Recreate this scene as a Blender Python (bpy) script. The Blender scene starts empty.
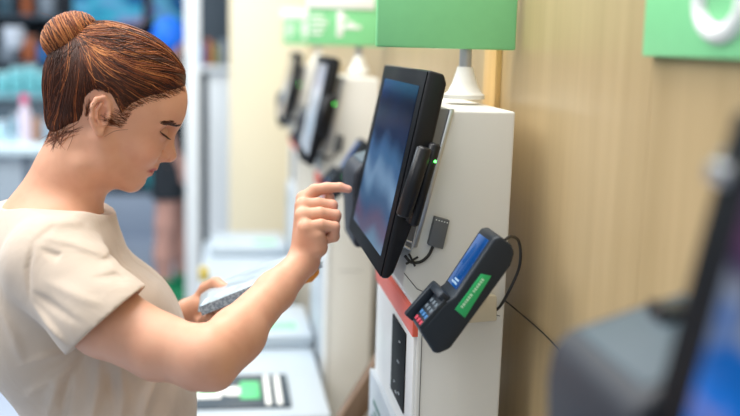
import bpy, bmesh, math, random
import numpy as np
from mathutils import Vector, Matrix

# ------------------------------------------------------------------ camera
SC = bpy.context.scene
FPX, IW, IH = 1000.0, 740, 416
PITCH, YAW, ROLL, EYE = math.radians(9.2), math.radians(8.3), math.radians(1.5), 1.62
_f = np.array([math.sin(YAW)*math.cos(PITCH), math.cos(YAW)*math.cos(PITCH), -math.sin(PITCH)])
_r = np.array([math.cos(YAW), -math.sin(YAW), 0.0]); _u = np.cross(_r, _f)
_R = math.cos(ROLL)*_r + math.sin(ROLL)*_u
_U = -math.sin(ROLL)*_r + math.cos(ROLL)*_u
cam_data = bpy.data.cameras.new('camera'); cam = bpy.data.objects.new('camera', cam_data)
SC.collection.objects.link(cam); SC.camera = cam
cam.matrix_world = Matrix(((_R[0], _U[0], -_f[0], 0), (_R[1], _U[1], -_f[1], 0), (_R[2], _U[2], -_f[2], EYE), (0, 0, 0, 1)))
cam_data.sensor_width = 36.0; cam_data.lens = 36.0*FPX/IW; cam_data.clip_start = 0.02
cam_data.dof.use_dof = True; cam_data.dof.focus_distance = 1.33; cam_data.dof.aperture_fstop = 2.1

# ------------------------------------------------------------------ world, lamps, exposure
SC.view_settings.view_transform = 'Standard'; SC.view_settings.look = 'None'
SC.view_settings.gamma = 1.0; SC.view_settings.exposure = 0.0
SC.view_settings.use_curve_mapping = False
wd = bpy.data.worlds.new('world'); SC.world = wd; wd.use_nodes = True
wd.node_tree.nodes['Background'].inputs[0].default_value = (0.80, 0.90, 1.0, 1)
wd.node_tree.nodes['Background'].inputs[1].default_value = 0.43

def area(name, loc, target, sx, sy, power, col):
    l = bpy.data.lights.new(name, 'AREA'); l.shape = 'RECTANGLE'; l.size = sx; l.size_y = sy
    l.energy = power; l.color = col
    o = bpy.data.objects.new(name, l); SC.collection.objects.link(o); o.location = loc
    o.rotation_euler = (Vector(target)-Vector(loc)).to_track_quat('-Z', 'Y').to_euler()
    return o
area('ceiling_and_fill_lamp', (0.0, 2.6, 3.3), (0.0, 2.6, 0), 0.6, 4.0, 72, (1.0, 0.98, 0.94))
area('ceiling_and_fill_lamp', (-1.3, 1.4, 3.2), (0.0, 1.5, 1.2), 1.4, 2.2, 72, (1.0, 0.97, 0.92))
area('ceiling_and_fill_lamp', (-2.2, 5.0, 3.3), (-2.2, 5.0, 0), 2.0, 4.0, 130, (0.86, 0.94, 1.0))
area('ceiling_and_fill_lamp', (-0.9, 3.7, 3.2), (-0.1, 6.2, 1.0), 1.6, 0.8, 27, (0.95, 0.98, 1.0))  # unseen lamp, added to brighten the white rack and post
area('ceiling_and_fill_lamp', (-0.6, -1.4, 2.8), (0.2, 1.4, 1.3), 2.2, 1.4, 15, (1.0, 0.98, 0.95))  # fill light added from the camera side

def P(px, py, Y):
    """point where the sight line through a pixel of the photo reaches depth Y"""
    d = _f + _R*(px-IW/2)/FPX - _U*(py-IH/2)/FPX
    d = d*(Y/d[1])
    return np.array([d[0], d[1], EYE+d[2]])
def PXc(px, py, X):
    d = _f + _R*(px-IW/2)/FPX - _U*(py-IH/2)/FPX
    d = d*(X/d[0])
    return np.array([d[0], d[1], EYE+d[2]])

# ------------------------------------------------------------------ materials
MATS = {}
def mat(name, col, rough=0.5, metal=0.0, emit=None, es=1.0, coat=0.0, bump=None, spec=0.5, sss=0.0, vary=None, trans=0.0):
    if name in MATS: return MATS[name]
    m = bpy.data.materials.new(name); m.use_nodes = True; MATS[name] = m
    nt = m.node_tree; b = nt.nodes['Principled BSDF']
    b.inputs['Base Color'].default_value = (*col, 1); b.inputs['Roughness'].default_value = rough
    b.inputs['Metallic'].default_value = metal; b.inputs['Coat Weight'].default_value = coat
    b.inputs['Specular IOR Level'].default_value = spec
    b.inputs['Transmission Weight'].default_value = trans
    if sss:
        b.inputs['Subsurface Weight'].default_value = sss
        b.inputs['Subsurface Radius'].default_value = (1.0, 0.35, 0.2)
        b.inputs['Subsurface Scale'].default_value = 0.006
    if emit is not None:
        b.inputs['Emission Color'].default_value = (*emit, 1); b.inputs['Emission Strength'].default_value = es
    tc = nt.nodes.new('ShaderNodeTexCoord')
    if vary is None: vary = (60.0, 0.04)
    if vary:
        n = nt.nodes.new('ShaderNodeTexNoise'); n.inputs['Scale'].default_value = vary[0]; n.inputs['Detail'].default_value = 3
        mx = nt.nodes.new('ShaderNodeMix'); mx.data_type = 'RGBA'
        mx.inputs['A'].default_value = (*[max(0, c*(1-vary[1])) for c in col], 1)
        mx.inputs['B'].default_value = (*[min(1, c*(1+vary[1])) for c in col], 1)
        nt.links.new(tc.outputs['Object'], n.inputs['Vector']); nt.links.new(n.outputs['Fac'], mx.inputs['Factor'])
        nt.links.new(mx.outputs['Result'], b.inputs['Base Color'])
    if bump:
        n2 = nt.nodes.new('ShaderNodeTexNoise'); n2.inputs['Scale'].default_value = bump[0]
        bp = nt.nodes.new('ShaderNodeBump'); bp.inputs['Strength'].default_value = bump[1]; bp.inputs['Distance'].default_value = bump[2] if len(bump) > 2 else 0.001
        nt.links.new(tc.outputs['Object'], n2.inputs['Vector']); nt.links.new(n2.outputs['Fac'], bp.inputs['Height'])
        nt.links.new(bp.outputs['Normal'], b.inputs['Normal'])
    return m

def wood(name, ca, cb, grain=(1.2, 26, 26), rough=0.4, coat=0.3, knots=True):
    m = bpy.data.materials.new(name); m.use_nodes = True; MATS[name] = m
    nt = m.node_tree; b = nt.nodes['Principled BSDF']; L = nt.links.new
    tc = nt.nodes.new('ShaderNodeTexCoord'); mp = nt.nodes.new('ShaderNodeMapping')
    mp.inputs['Scale'].default_value = grain
    n = nt.nodes.new('ShaderNodeTexNoise'); n.inputs['Scale'].default_value = 1.0; n.inputs['Detail'].default_value = 6; n.inputs['Roughness'].default_value = 0.62
    n.inputs['Distortion'].default_value = 0.35
    r = nt.nodes.new('ShaderNodeValToRGB'); r.color_ramp.elements[0].position = 0.30; r.color_ramp.elements[1].position = 0.72
    r.color_ramp.elements[0].color = (*ca, 1); r.color_ramp.elements[1].color = (*cb, 1)
    L(tc.outputs['Object'], mp.inputs['Vector']); L(mp.outputs['Vector'], n.inputs['Vector'])
    L(n.outputs['Fac'], r.inputs['Fac']); L(r.outputs['Color'], b.inputs['Base Color'])
    bp = nt.nodes.new('ShaderNodeBump'); bp.inputs['Strength'].default_value = 0.15; bp.inputs['Distance'].default_value = 0.001
    L(n.outputs['Fac'], bp.inputs['Height']); L(bp.outputs['Normal'], b.inputs['Normal'])
    b.inputs['Roughness'].default_value = rough; b.inputs['Coat Weight'].default_value = coat; b.inputs['Coat Roughness'].default_value = 0.28
    return m

# ------------------------------------------------------------------ object helpers
COL = SC.collection
ORG = {}
def origin(o): return ORG.get(o.name, np.zeros(3))
def tag(o, label=None, cat=None, group=None, kind=None):
    if label: o['label'] = label
    if cat: o['category'] = cat
    if group: o['group'] = group
    if kind: o['kind'] = kind
    return o
def thing(name, loc, label, cat, group=None):
    o = bpy.data.objects.new(name, None); COL.objects.link(o); o.location = loc
    o.empty_display_size = 0.05
    ORG[o.name] = np.array(loc, float); return tag(o, label, cat, group)
def link(name, me, m, parent=None, smooth=None):
    """link a mesh built in world coordinates as one object under its parent"""
    o = bpy.data.objects.new(name, me); COL.objects.link(o)
    if parent is not None:
        o.parent = parent; org = origin(parent)
        me.transform(Matrix.Translation(Vector(-org))); ORG[o.name] = org
    if m is not None:
        for mm in (m if isinstance(m, (list, tuple)) else [m]): me.materials.append(mm)
    if smooth: me.polygons.foreach_set('use_smooth', [True]*len(me.polygons)); me.update()
    return o
def bm_mesh(bm, name='mesh', recalc=True):
    if recalc: bmesh.ops.recalc_face_normals(bm, faces=bm.faces)
    me = bpy.data.meshes.new(name); bm.to_mesh(me); bm.free(); return me
def bevel(bm, w, seg=2):
    if w > 0:
        es = [e for e in bm.edges if len(e.link_faces) == 2 and e.calc_face_angle(0) > 0.5]
        bmesh.ops.bevel(bm, geom=es, offset=w, segments=seg, affect='EDGES', profile=0.5, clamp_overlap=True)
class B:
    """collects solids in world coordinates into one mesh"""
    def __init__(s): s.bm = bmesh.new()
    def _merge(s, t):
        me = bpy.data.meshes.new('t'); t.to_mesh(me); t.free(); s.bm.from_mesh(me); bpy.data.meshes.remove(me); return s
    def box(s, a, b, w=0.0, seg=2, M=None):
        t = bmesh.new(); bmesh.ops.create_cube(t, size=1)
        a = np.array(a, float); b = np.array(b, float)
        for v in t.verts: v.co = Vector((a+b)/2 + np.array(v.co)*(b-a))
        bevel(t, w, seg)
        if M is not None: t.transform(M)
        bmesh.ops.recalc_face_normals(t, faces=t.faces)
        return s._merge(t)
    def prism(s, pts, y0, y1, w=0.0, seg=2, axis='y'):
        """polygon (a,b) extruded: axis y -> (x,z); axis x -> (y,z); axis z -> (x,y)"""
        t = bmesh.new()
        def mk(p, q): return (p[0], q, p[1]) if axis == 'y' else ((q, p[0], p[1]) if axis == 'x' else (p[0], p[1], q))
        A = [t.verts.new(mk(p, y0)) for p in pts]; Bv = [t.verts.new(mk(p, y1)) for p in pts]
        t.faces.new(A); t.faces.new(Bv[::-1]); n = len(pts)
        for i in range(n): t.faces.new((A[i], Bv[i], Bv[(i+1) % n], A[(i+1) % n]))
        bmesh.ops.recalc_face_normals(t, faces=t.faces)
        bevel(t, w, seg); return s._merge(t)
    def hull(s, A, Bp, w=0.0, seg=2):
        """two matching loops of 3-D points joined into a solid"""
        t = bmesh.new(); A = [t.verts.new(tuple(p)) for p in A]; Q = [t.verts.new(tuple(p)) for p in Bp]
        t.faces.new(A); t.faces.new(Q[::-1]); n = len(A)
        for i in range(n): t.faces.new((A[i], Q[i], Q[(i+1) % n], A[(i+1) % n]))
        bmesh.ops.recalc_face_normals(t, faces=t.faces)
        bevel(t, w, seg); return s._merge(t)
    def tube(s, pts, r, n=10, closed=False):
        pts = [np.array(p, float) for p in pts]; rr = r if isinstance(r, (list, tuple)) else [r]*len(pts)
        t = bmesh.new(); rings = []; up = np.array([0.13, 0.21, 0.97])
        for i, p in enumerate(pts):
            a = pts[(i-1) % len(pts)] if (closed or i > 0) else p; b = pts[(i+1) % len(pts)] if (closed or i < len(pts)-1) else p
            d = b-a; d /= np.linalg.norm(d)+1e-12
            u = np.cross(up, d)
            if np.linalg.norm(u) < 1e-3: u = np.cross([1, 0, 0], d)
            u /= np.linalg.norm(u); v = np.cross(d, u); up = np.cross(d, u)*-1 if False else up
            rings.append([t.verts.new(tuple(p+rr[i]*(math.cos(k*2*math.pi/n)*u+math.sin(k*2*math.pi/n)*v))) for k in range(n)])
        m = len(rings)
        for i in range(m if closed else m-1):
            A, Q = rings[i], rings[(i+1) % m]
            for k in range(n): t.faces.new((A[k], A[(k+1) % n], Q[(k+1) % n], Q[k]))
        if not closed: t.faces.new(rings[0][::-1]); t.faces.new(rings[-1])
        bmesh.ops.recalc_face_normals(t, faces=t.faces)
        return s._merge(t)
    def lathe(s, c, prof, n=28):
        """(radius, z) profile turned about the vertical through c"""
        t = bmesh.new(); rings = []
        for r, z in prof:
            rings.append([t.verts.new((c[0]+r*math.cos(k*2*math.pi/n), c[1]+r*math.sin(k*2*math.pi/n), z)) for k in range(n)])
        for A, Q in zip(rings, rings[1:]):
            for k in range(n): t.faces.new((A[k], A[(k+1) % n], Q[(k+1) % n], Q[k]))
        t.faces.new(rings[0][::-1]); t.faces.new(rings[-1])
        bmesh.ops.recalc_face_normals(t, faces=t.faces)
        return s._merge(t)
    def ball(s, c, r, sc=(1, 1, 1), n=3):
        t = bmesh.new(); bmesh.ops.create_icosphere(t, subdivisions=n, radius=1)
        for v in t.verts: v.co = Vector((c[0]+v.co.x*r*sc[0], c[1]+v.co.y*r*sc[1], c[2]+v.co.z*r*sc[2]))
        return s._merge(t)
    def build(s, name, m, parent=None, smooth=False, angle=None):
        me = bm_mesh(s.bm, name, recalc=False)
        o = link(name, me, m, parent, smooth or angle)
        if smooth is False or angle:
            me.polygons.foreach_set('use_smooth', [True]*len(me.polygons))
            me.set_sharp_from_angle(angle=angle or math.radians(35)); me.update()
        return o
def spline(pts, n=8):
    """Catmull-Rom through the points"""
    p = [np.array(q, float) for q in pts]; p = [2*p[0]-p[1]]+p+[2*p[-1]-p[-2]]; out = []
    for i in range(1, len(p)-2):
        for k in range(n):
            t = k/n; a, b, c, d = p[i-1:i+3]
            out.append(0.5*((2*b)+(c-a)*t+(2*a-5*b+4*c-d)*t*t+(3*b-a-3*c+d)*t**3))
    out.append(p[-2]); return out
def copy_tree(o, parent=None):
    c = o.copy(); COL.objects.link(c); c.parent = parent
    for ch in list(o.children): copy_tree(ch, c)
    return c
# ------------------------------------------------------------------ the setting
ply = wood('plywood', (0.395, 0.285, 0.145), (0.50, 0.37, 0.20), grain=(18, 18, 0.9), rough=0.36, coat=0.25)
pine = wood('pine', (0.50, 0.30, 0.10), (0.68, 0.45, 0.18), grain=(70, 70, 3), rough=0.45, coat=0.1)
cream = mat('cream_laminate', (0.80, 0.73, 0.54), 0.45, vary=(3, 0.04))
floor_m = mat('floor_vinyl', (0.44, 0.50, 0.61), 0.30, vary=(0.8, 0.12), bump=(40, 0.05))
WX = 0.42
B().box((-9, -2.5, -0.05), (3.5, 13, 0)).build('floor', floor_m)['kind'] = 'structure'
w = B(); w.box((WX, -2.2, 0), (WX+0.04, 0.956, 2.7)); w.box((WX, 0.9568, 0), (WX+0.04, 1.58, 2.7)); w.box((WX, 1.58, 0), (WX+0.04, 5.3, 2.7))
w.build('wall_right', ply)['kind'] = 'structure'
t = B().box((WX-0.010, 1.512, 0), (WX+0.0, 1.582, 2.7), 0.001); t.build('trim_1', pine)['kind'] = 'structure'
B().box((WX-0.012, -2.2, 0), (WX, 1.27, 0.09), 0.002).build('baseboard_right', mat('skirting', (0.25, 0.24, 0.22), 0.5))['kind'] = 'structure'
e = B(); e.box((0.015, 5.3, 0.45), (0.50, 5.36, 2.7), 0.003)
e.build('wall_end', cream)['kind'] = 'structure'
B().box((-9, 12.9, 0), (3.5, 13.0, 3.2)).build('wall_far', mat('far_wall', (0.03, 0.045, 0.06), 0.7))['kind'] = 'structure'
# ------------------------------------------------------------------ implicit modelling (numpy)
F4 = np.float32
def A3(p): return np.array(p, F4)
def s_ball(p, c, r): return np.linalg.norm(p-A3(c), axis=1)-F4(r)
def s_ell(p, c, r, ax=None):
    q = p-A3(c)
    if ax is not None: q = q@A3(ax).T
    r = A3(r); k0 = np.linalg.norm(q/r, axis=1); k1 = np.linalg.norm(q/(r*r), axis=1)+1e-9
    return k0*(k0-1)/k1
def s_cone(p, a, b, ra, rb):
    a = A3(a); b = A3(b); ab = b-a; t = np.clip(((p-a)@ab)/F4(max(ab@ab, 1e-12)), 0, 1)
    return np.linalg.norm(p-(a+t[:, None]*ab), axis=1)-(F4(ra)+t*F4(rb-ra))
def s_chain(p, pts, rs, k=0.0):
    d = None
    for i in range(len(pts)-1):
        e = s_cone(p, pts[i], pts[i+1], rs[i], rs[i+1]); d = e if d is None else (smin(d, e, k) if k else np.minimum(d, e))
    return d
def smin(a, b, k):
    h = np.maximum(k-np.abs(a-b), 0)/k
    return np.minimum(a, b)-h*h*F4(k*0.25)
def smax(a, b, k): return -smin(-a, -b, k)
def inbox(p, lo, hi, fn, far=None):
    """evaluate fn only inside a box; outside, the distance to the box"""
    lo = A3(lo); hi = A3(hi); q = np.maximum(np.maximum(lo-p, p-hi), 0); d = np.linalg.norm(q, axis=1)
    out = d+F4(0.012); m = d <= 0
    if m.any(): out[m] = np.minimum(fn(p[m]), F4(0.05))
    return out
def poly_sd(u, v, pts):
    """signed distance in the plane to a closed polygon, negative inside"""
    pts = np.array(pts, F4); d = np.full(u.shape, 1e9, F4); s = np.ones(u.shape, F4); n = len(pts)
    for i in range(n):
        ax, ay = pts[i]; bx, by = pts[i-1]; ex, ey = bx-ax, by-ay; wx, wy = u-ax, v-ay
        t = np.clip((wx*ex+wy*ey)/(ex*ex+ey*ey), 0, 1); dx, dy = wx-ex*t, wy-ey*t
        d = np.minimum(d, dx*dx+dy*dy)
        c1 = v >= ay; c2 = v < by; c3 = ex*wy > ey*wx
        s = np.where((c1 & c2 & c3) | (~c1 & ~c2 & ~c3), -s, s)
    return s*np.sqrt(d)
def axis_steps(lo, hi, fine, h, H):
    out = [lo]
    while out[-1] < hi:
        x = out[-1]; out.append(x+(h if any(a <= x < b for a, b in fine) else H))
    return np.array(out, F4)
def nets(fn, xs, ys, zs, BL=8):
    """surface nets over a rectilinear grid, evaluated only near the surface"""
    nx, ny, nz = len(xs), len(ys), len(zs); f = np.full((nx, ny, nz), 1.0, F4)
    bi = [list(range(0, n, BL)) for n in (nx, ny, nz)]
    cs = [np.array([(a[i]+a[min(i+BL, len(a)-1)])/2 for i in b], F4) for a, b in zip((xs, ys, zs), bi)]
    hs = [np.array([(a[min(i+BL, len(a)-1)]-a[i])/2 for i in b], F4) for a, b in zip((xs, ys, zs), bi)]
    G = np.stack(np.meshgrid(*cs, indexing='ij'), -1).reshape(-1, 3)
    Hh = np.linalg.norm(np.stack(np.meshgrid(*hs, indexing='ij'), -1).reshape(-1, 3), axis=1)
    v = np.concatenate([fn(G[i:i+200000]) for i in range(0, len(G), 200000)])
    act = np.abs(v) < Hh*1.3+0.005
    sg = v.reshape([len(b) for b in bi]); ac = act.reshape(sg.shape)
    for ix, i in enumerate(bi[0]):
        for iy, j in enumerate(bi[1]):
            for iz, k in enumerate(bi[2]):
                if not ac[ix, iy, iz]: f[i:i+BL, j:j+BL, k:k+BL] = sg[ix, iy, iz]
    A = np.argwhere(ac); CH = 500
    for c in range(0, len(A), CH):
        pts = []; shp = []
        for ix, iy, iz in A[c:c+CH]:
            i, j, k = bi[0][ix], bi[1][iy], bi[2][iz]
            g = np.stack(np.meshgrid(xs[i:i+BL], ys[j:j+BL], zs[k:k+BL], indexing='ij'), -1)
            shp.append((i, j, k, g.shape[:3])); pts.append(g.reshape(-1, 3))
        vv = fn(np.concatenate(pts)); o = 0
        for i, j, k, s in shp:
            n = s[0]*s[1]*s[2]; f[i:i+s[0], j:j+s[1], k:k+s[2]] = vv[o:o+n].reshape(s); o += n
    f[0] = f[-1] = 1; f[:, 0] = f[:, -1] = 1; f[:, :, 0] = f[:, :, -1] = 1
    n = f < 0
    cnt = np.zeros((nx-1, ny-1, nz-1), np.int8)
    for a in (0, 1):
        for b in (0, 1):
            for c in (0, 1): cnt += n[a:nx-1+a, b:ny-1+b, c:nz-1+c]
    cell = np.argwhere((cnt > 0) & (cnt < 8)); I, J, K = cell.T
    idx = np.full(cnt.shape, -1, np.int32); idx[I, J, K] = np.arange(len(cell))
    acc = np.zeros((len(cell), 3)); num = np.zeros(len(cell))
    ax = (xs, ys, zs)
    for d in range(3):
        for a in (0, 1):
            for b in (0, 1):
                o0 = [0, 0, 0]; oth = [q for q in range(3) if q != d]; o0[oth[0]] = a; o0[oth[1]] = b
                o1 = list(o0); o1[d] = 1
                f0 = f[I+o0[0], J+o0[1], K+o0[2]]; f1 = f[I+o1[0], J+o1[1], K+o1[2]]
                m = (f0 < 0) != (f1 < 0); t = np.where(m, f0/(f0-f1+1e-20), 0)
                p0 = np.stack([xs[I+o0[0]], ys[J+o0[1]], zs[K+o0[2]]], 1); p1 = np.stack([xs[I+o1[0]], ys[J+o1[1]], zs[K+o1[2]]], 1)
                acc += np.where(m[:, None], p0+(p1-p0)*t[:, None], 0); num += m
    V = acc/num[:, None]; Q = []
    for d in range(3):
        a, b = [q for q in range(3) if q != d]
        sl0 = [slice(1, -1)]*3; sl1 = [slice(1, -1)]*3; sl0[d] = slice(0, -1); sl1[d] = slice(1, None)
        s0 = n[tuple(sl0)]; s1 = n[tuple(sl1)]; e = np.argwhere(s0 != s1); off = np.array([1, 1, 1]); off[d] = 0; e = e+off
        def g(da, db):
            q = e.copy(); q[:, a] -= da; q[:, b] -= db; return idx[q[:, 0], q[:, 1], q[:, 2]]
        quad = np.stack([g(1, 1), g(0, 1), g(0, 0), g(1, 0)], 1)
        inside0 = n[e[:, 0], e[:, 1], e[:, 2]]
        flip = inside0 if d != 1 else ~inside0
        quad[~flip] = quad[~flip][:, ::-1]; Q.append(quad)
    return V, np.concatenate(Q)
def mesh_from(V, Q, name='mesh'):
    me = bpy.data.meshes.new(name); me.vertices.add(len(V)); me.vertices.foreach_set('co', np.ascontiguousarray(V, dtype=np.float32).ravel())
    me.loops.add(len(Q)*4); me.loops.foreach_set('vertex_index', np.ascontiguousarray(Q, dtype=np.int32).ravel())
    me.polygons.add(len(Q)); me.polygons.foreach_set('loop_start', np.arange(0, len(Q)*4, 4, dtype=np.int32)); me.polygons.foreach_set('loop_total', np.full(len(Q), 4, np.int32))
    me.polygons.foreach_set('use_smooth', np.ones(len(Q), bool)); me.update(calc_edges=True); me.validate(); return me
def grad(fn, p, h=0.0008):
    g = np.zeros_like(p)
    for d in range(3):
        e = np.zeros(3, F4); e[d] = h; g[:, d] = (fn(p+e)-fn(p-e))/(2*h)
    return g/(np.linalg.norm(g, axis=1, keepdims=True)+1e-9)
def point_color(me, fn, base, items):
    """a pigment attribute: items are (value(points) 0..1, colour)"""
    n = len(me.vertices); co = np.empty(n*3, np.float32); me.vertices.foreach_get('co', co); co = co.reshape(-1, 3)
    c = np.tile(np.array(base, np.float32), (n, 1))
    for w, col in items:
        k = np.clip(w(co), 0, 1)[:, None]; c = c*(1-k)+np.array(col, np.float32)*k
    at = me.color_attributes.new('pigment', 'FLOAT_COLOR', 'POINT')
    at.data.foreach_set('color', np.concatenate([c, np.ones((n, 1), np.float32)], 1).ravel())
# ------------------------------------------------------------------ the woman
YC = 1.43                                  # her middle plane
S = YC/FPX                                 # metres per photo pixel there
O0 = P(100, 100, YC); EX = (P(200, 100, YC)-O0)/100; EZ = (P(100, 200, YC)-O0)/100
def H(px, py, l=0.0):                      # a point on her middle plane (px, py), l pixels towards her right side
    q = P(px, py, YC-abs(l)*S); q = q.copy()
    if l < 0: q[1] = YC+abs(l)*S
    return q
_M = np.linalg.inv(np.array([[EX[0], EZ[0]], [EX[2], EZ[2]]]))
def uv(p):                                 # back from points to (px, py)
    x = p[:, 0]; y = F4(YC)-np.abs(p[:, 1]-F4(YC)); z = p[:, 2]-F4(EYE)
    r = x*F4(_R[0])+y*F4(_R[1])+z*F4(_R[2]); u = x*F4(_U[0])+y*F4(_U[1])+z*F4(_U[2]); f = x*F4(_f[0])+y*F4(_f[1])+z*F4(_f[2])
    return F4(IW/2)+F4(FPX)*r/f, F4(IH/2)-F4(FPX)*u/f
def AX(deg):                               # axes turned in the middle plane, deg clockwise as seen
    a = math.radians(deg); fwd = EX/np.linalg.norm(EX)*math.cos(a)+EZ/np.linalg.norm(EZ)*math.sin(a)
    fwd = fwd/np.linalg.norm(fwd); up = np.cross([0, -1.0, 0], fwd); return np.array([fwd, [0, -1, 0], -up])
def E(p, px, py, l, rf, rl, ru, deg=0):    # ellipsoid: centre, radii forward, lateral, up (pixels)
    return s_ell(p, H(px, py, l), (rf*S, rl*S, ru*S), AX(deg))
def mir(p):                                # fold the left half onto the right one
    q = p.copy(); q[:, 1] = F4(YC)-np.abs(q[:, 1]-F4(YC)); return q
K = 1/1000.0
RSH = P(54, 266, 1.275); RUP = P(104, 318, 1.225); REL = P(206, 356, 1.165); RWR = P(303, 262, 1.36)
LSH = np.array([RSH[0]-0.022, 2*YC-RSH[1], RSH[2]-0.020]); LEL = P(128, 352, 1.63); LWR = P(188, 313, 1.57)

def mirs(p):                               # as mir, with the far shoulder a little back and down
    q = mir(p); k = np.clip((p[:, 1]-F4(YC))/F4(0.09), 0, 1); q[:, 0] += k*F4(0.022); q[:, 2] += k*F4(0.020); return q
def skull(p):
    return E(p, 118, 90, 0, 68, 50, 53, 20)
def ear_sdf(p):
    # ear: helix rim, bowl, lobe, tragus on the right side; folded for the left
    q = mir(p)
    pts = [(109, 116, 47), (109.5, 103, 49), (104, 97.5, 52.5), (96.5, 99.5, 55.5), (91.8, 107, 57.5), (91.5, 117, 57.5), (94.5, 126, 55), (98, 132.5, 52.5)]
    rim = s_chain(q, [H(*a) for a in pts], [2.3*S, 2.3*S, 2.4*S, 2.4*S, 2.3*S, 2.3*S, 2.4*S, 3.0*S], 0.002)
    plate = s_ell(q, H(100, 114, 50.5), (9.5*S, 3.6*S, 17*S), AX(12))
    bowl = s_ell(q, H(102.5, 116, 55), (6.2*S, 5.5*S, 9*S), AX(12))
    anti = s_chain(q, [H(101, 104, 54), H(96.6, 110, 55.5), (H(96.6, 118, 55.5)), H(100, 125, 53.5)], [1.6*S]*4, 0.001)
    foss = s_ell(q, H(103, 103, 55), (4*S, 3*S, 2.6*S), AX(0))
    lobe = s_ell(q, H(99.6, 132, 50.5), (4.4*S, 2.8*S, 5.0*S), AX(10))
    trag = s_ell(q, H(108, 117, 50.5), (3*S, 3*S, 5*S), AX(5))
    d = smin(plate, rim, 0.003); d = smax(d, -bowl, 0.002); d = smax(d, -foss, 0.0015); d = smin(d, anti, 0.0015)
    d = smin(d, lobe, 0.004); return smin(d, trag, 0.002)
def face_sdf(p):
    q = mir(p)
    d = skull(q)
    d = smin(d, E(q, 131, 132, 0, 37, 39, 55, 22), 0.022)             # face
    d = smin(d, s_ell(q, H(150, 108, 8), (29*S, 30*S, 22*S), AX(20)), 0.014)   # forehead
    d = smin(d, s_cone(q, H(102, 138, 38), H(106, 160, 31), 9*S, 10*S), 0.018)   # jaw angle
    d = smin(d, s_cone(q, H(106, 162, 29), H(131, 180, 9), 10*S, 10.5*S), 0.016)  # jaw line
    d = smin(d, s_ball(q, H(131.3, 180.0, 0), 11.6*S), 0.010)            # chin
    d = smin(d, E(q, 138, 163, 0, 16, 19, 17, 22), 0.012)              # muzzle
    d = smin(d, E(q, 140, 150, 24, 17, 14, 13, 20), 0.014)             # cheek
    d = smin(d, s_cone(q, H(171.3, 116.5, 6), H(161.5, 121.0, 30), 5.2*S, 4*S), 0.010)  # brow ridge
    d = smax(d, -s_ell(q, H(171.0, 133.0, 21), (10*S, 12*S, 6.5*S), AX(22)), 0.010)    # socket
    d = smin(d, s_ball(q, H(157.5, 132.5, 20), 9.6*S), 0.0025)         # closed eye
    d = smin(d, s_chain(q, [H(160.5, 137.5, 12), H(165.5, 137.6, 19), H(160.5, 135.8, 28)], [1.5*S]*3), 0.002)
    d = smin(d, s_chain(q, [H(166.6, 120, 0), H(168.4, 131, 0), H(168.4, 141, 0), H(169.3, 150, 0)], [5.4*S, 4.2*S, 5.0*S, 5.4*S], 0.003), 0.007)
    d = smin(d, s_ball(q, H(170.0, 155.3, 0), 6.5*S), 0.004)           # nose tip
    d = smin(d, s_cone(q, H(167, 149, 5), H(160, 152, 7), 5*S, 5*S), 0.008)
    d = smin(d, s_ell(q, H(163.2, 155.8, 8.2), (5.6*S, 3.8*S, 4.6*S), AX(15)), 0.0028)   # nostril wing
    d = smin(d, s_cone(q, H(170, 159, 0), H(161, 159.5, 0), 2.8*S, 3*S), 0.003)
    d = smax(d, -s_ell(q, H(166.0, 160.4, 5.4), (3.9*S, 2.3*S, 2.6*S), AX(8)), 0.0012)
    d = smax(d, -s_chain(q, [H(161.5, 150.5, 13.5), H(157.6, 154, 13.5), H(158.4, 160, 12)], [1.1*S]*3), 0.003)   # nostril
    d = smin(d, s_cone(q, H(155.0, 162.5, 0), H(154.3, 167.0, 6), 3.6*S, 3.2*S), 0.005)  # upper lip skin
    d = smin(d, s_chain(q, [H(154.8, 168.3, 0), H(153.3, 168.4, 5), H(146.2, 168.2, 15)], [3.0*S, 2.7*S, 1.4*S], 0.001), 0.0025)
    d = smin(d, s_chain(q, [H(149.4, 173.6, 0), H(148.2, 173.4, 6), H(143.4, 170.6, 14)], [3.1*S, 2.9*S, 1.5*S], 0.001), 0.0028)
    d = smax(d, -s_chain(q, [H(155.6, 171.6, 0), H(153.6, 171.3, 7), H(145.5, 169.4, 16.5)], [1.2*S, 1.2*S, 1.4*S]), 0.0014)
    d = smax(d, -s_cone(q, H(150.6, 180.4, 0), H(147, 179.8, 10), 2.8*S, 1.5*S), 0.006)
    return smin(d, ear_sdf(p), 0.0035)
# right hand (near): index finger out, the rest folded
RH = [
 ([(304, 199, 1.402), (315, 190.5, 1.402), (327, 188.0, 1.402), (340, 187.3, 1.400), (348.5, 189.4, 1.398)], [10.5, 9.3, 8.0, 6.8, 5.6]),
 ([(303, 206, 1.383), (318, 204.0, 1.383), (332, 205.6, 1.383), (329, 214, 1.386), (318, 216, 1.388)], [11.0, 9.2, 8.4, 8.0, 7.5]),
 ([(303, 216, 1.364), (320, 213.6, 1.364), (335.5, 215.5, 1.366), (333, 226, 1.370), (321, 228, 1.374)], [11.0, 9.4, 8.2, 8.0, 7.4]),
 ([(306, 228, 1.347), (321, 225.0, 1.347), (334.5, 227.0, 1.349), (334, 236.5, 1.354), (324, 240, 1.360)], [10.0, 8.6, 7.6, 7.6, 6.8])]
RTH = ([(309, 246, 1.388), (322, 231, 1.408), (329.5, 210, 1.413), (329.5, 197.5, 1.408)], [14, 11, 9, 7.4])
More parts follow.
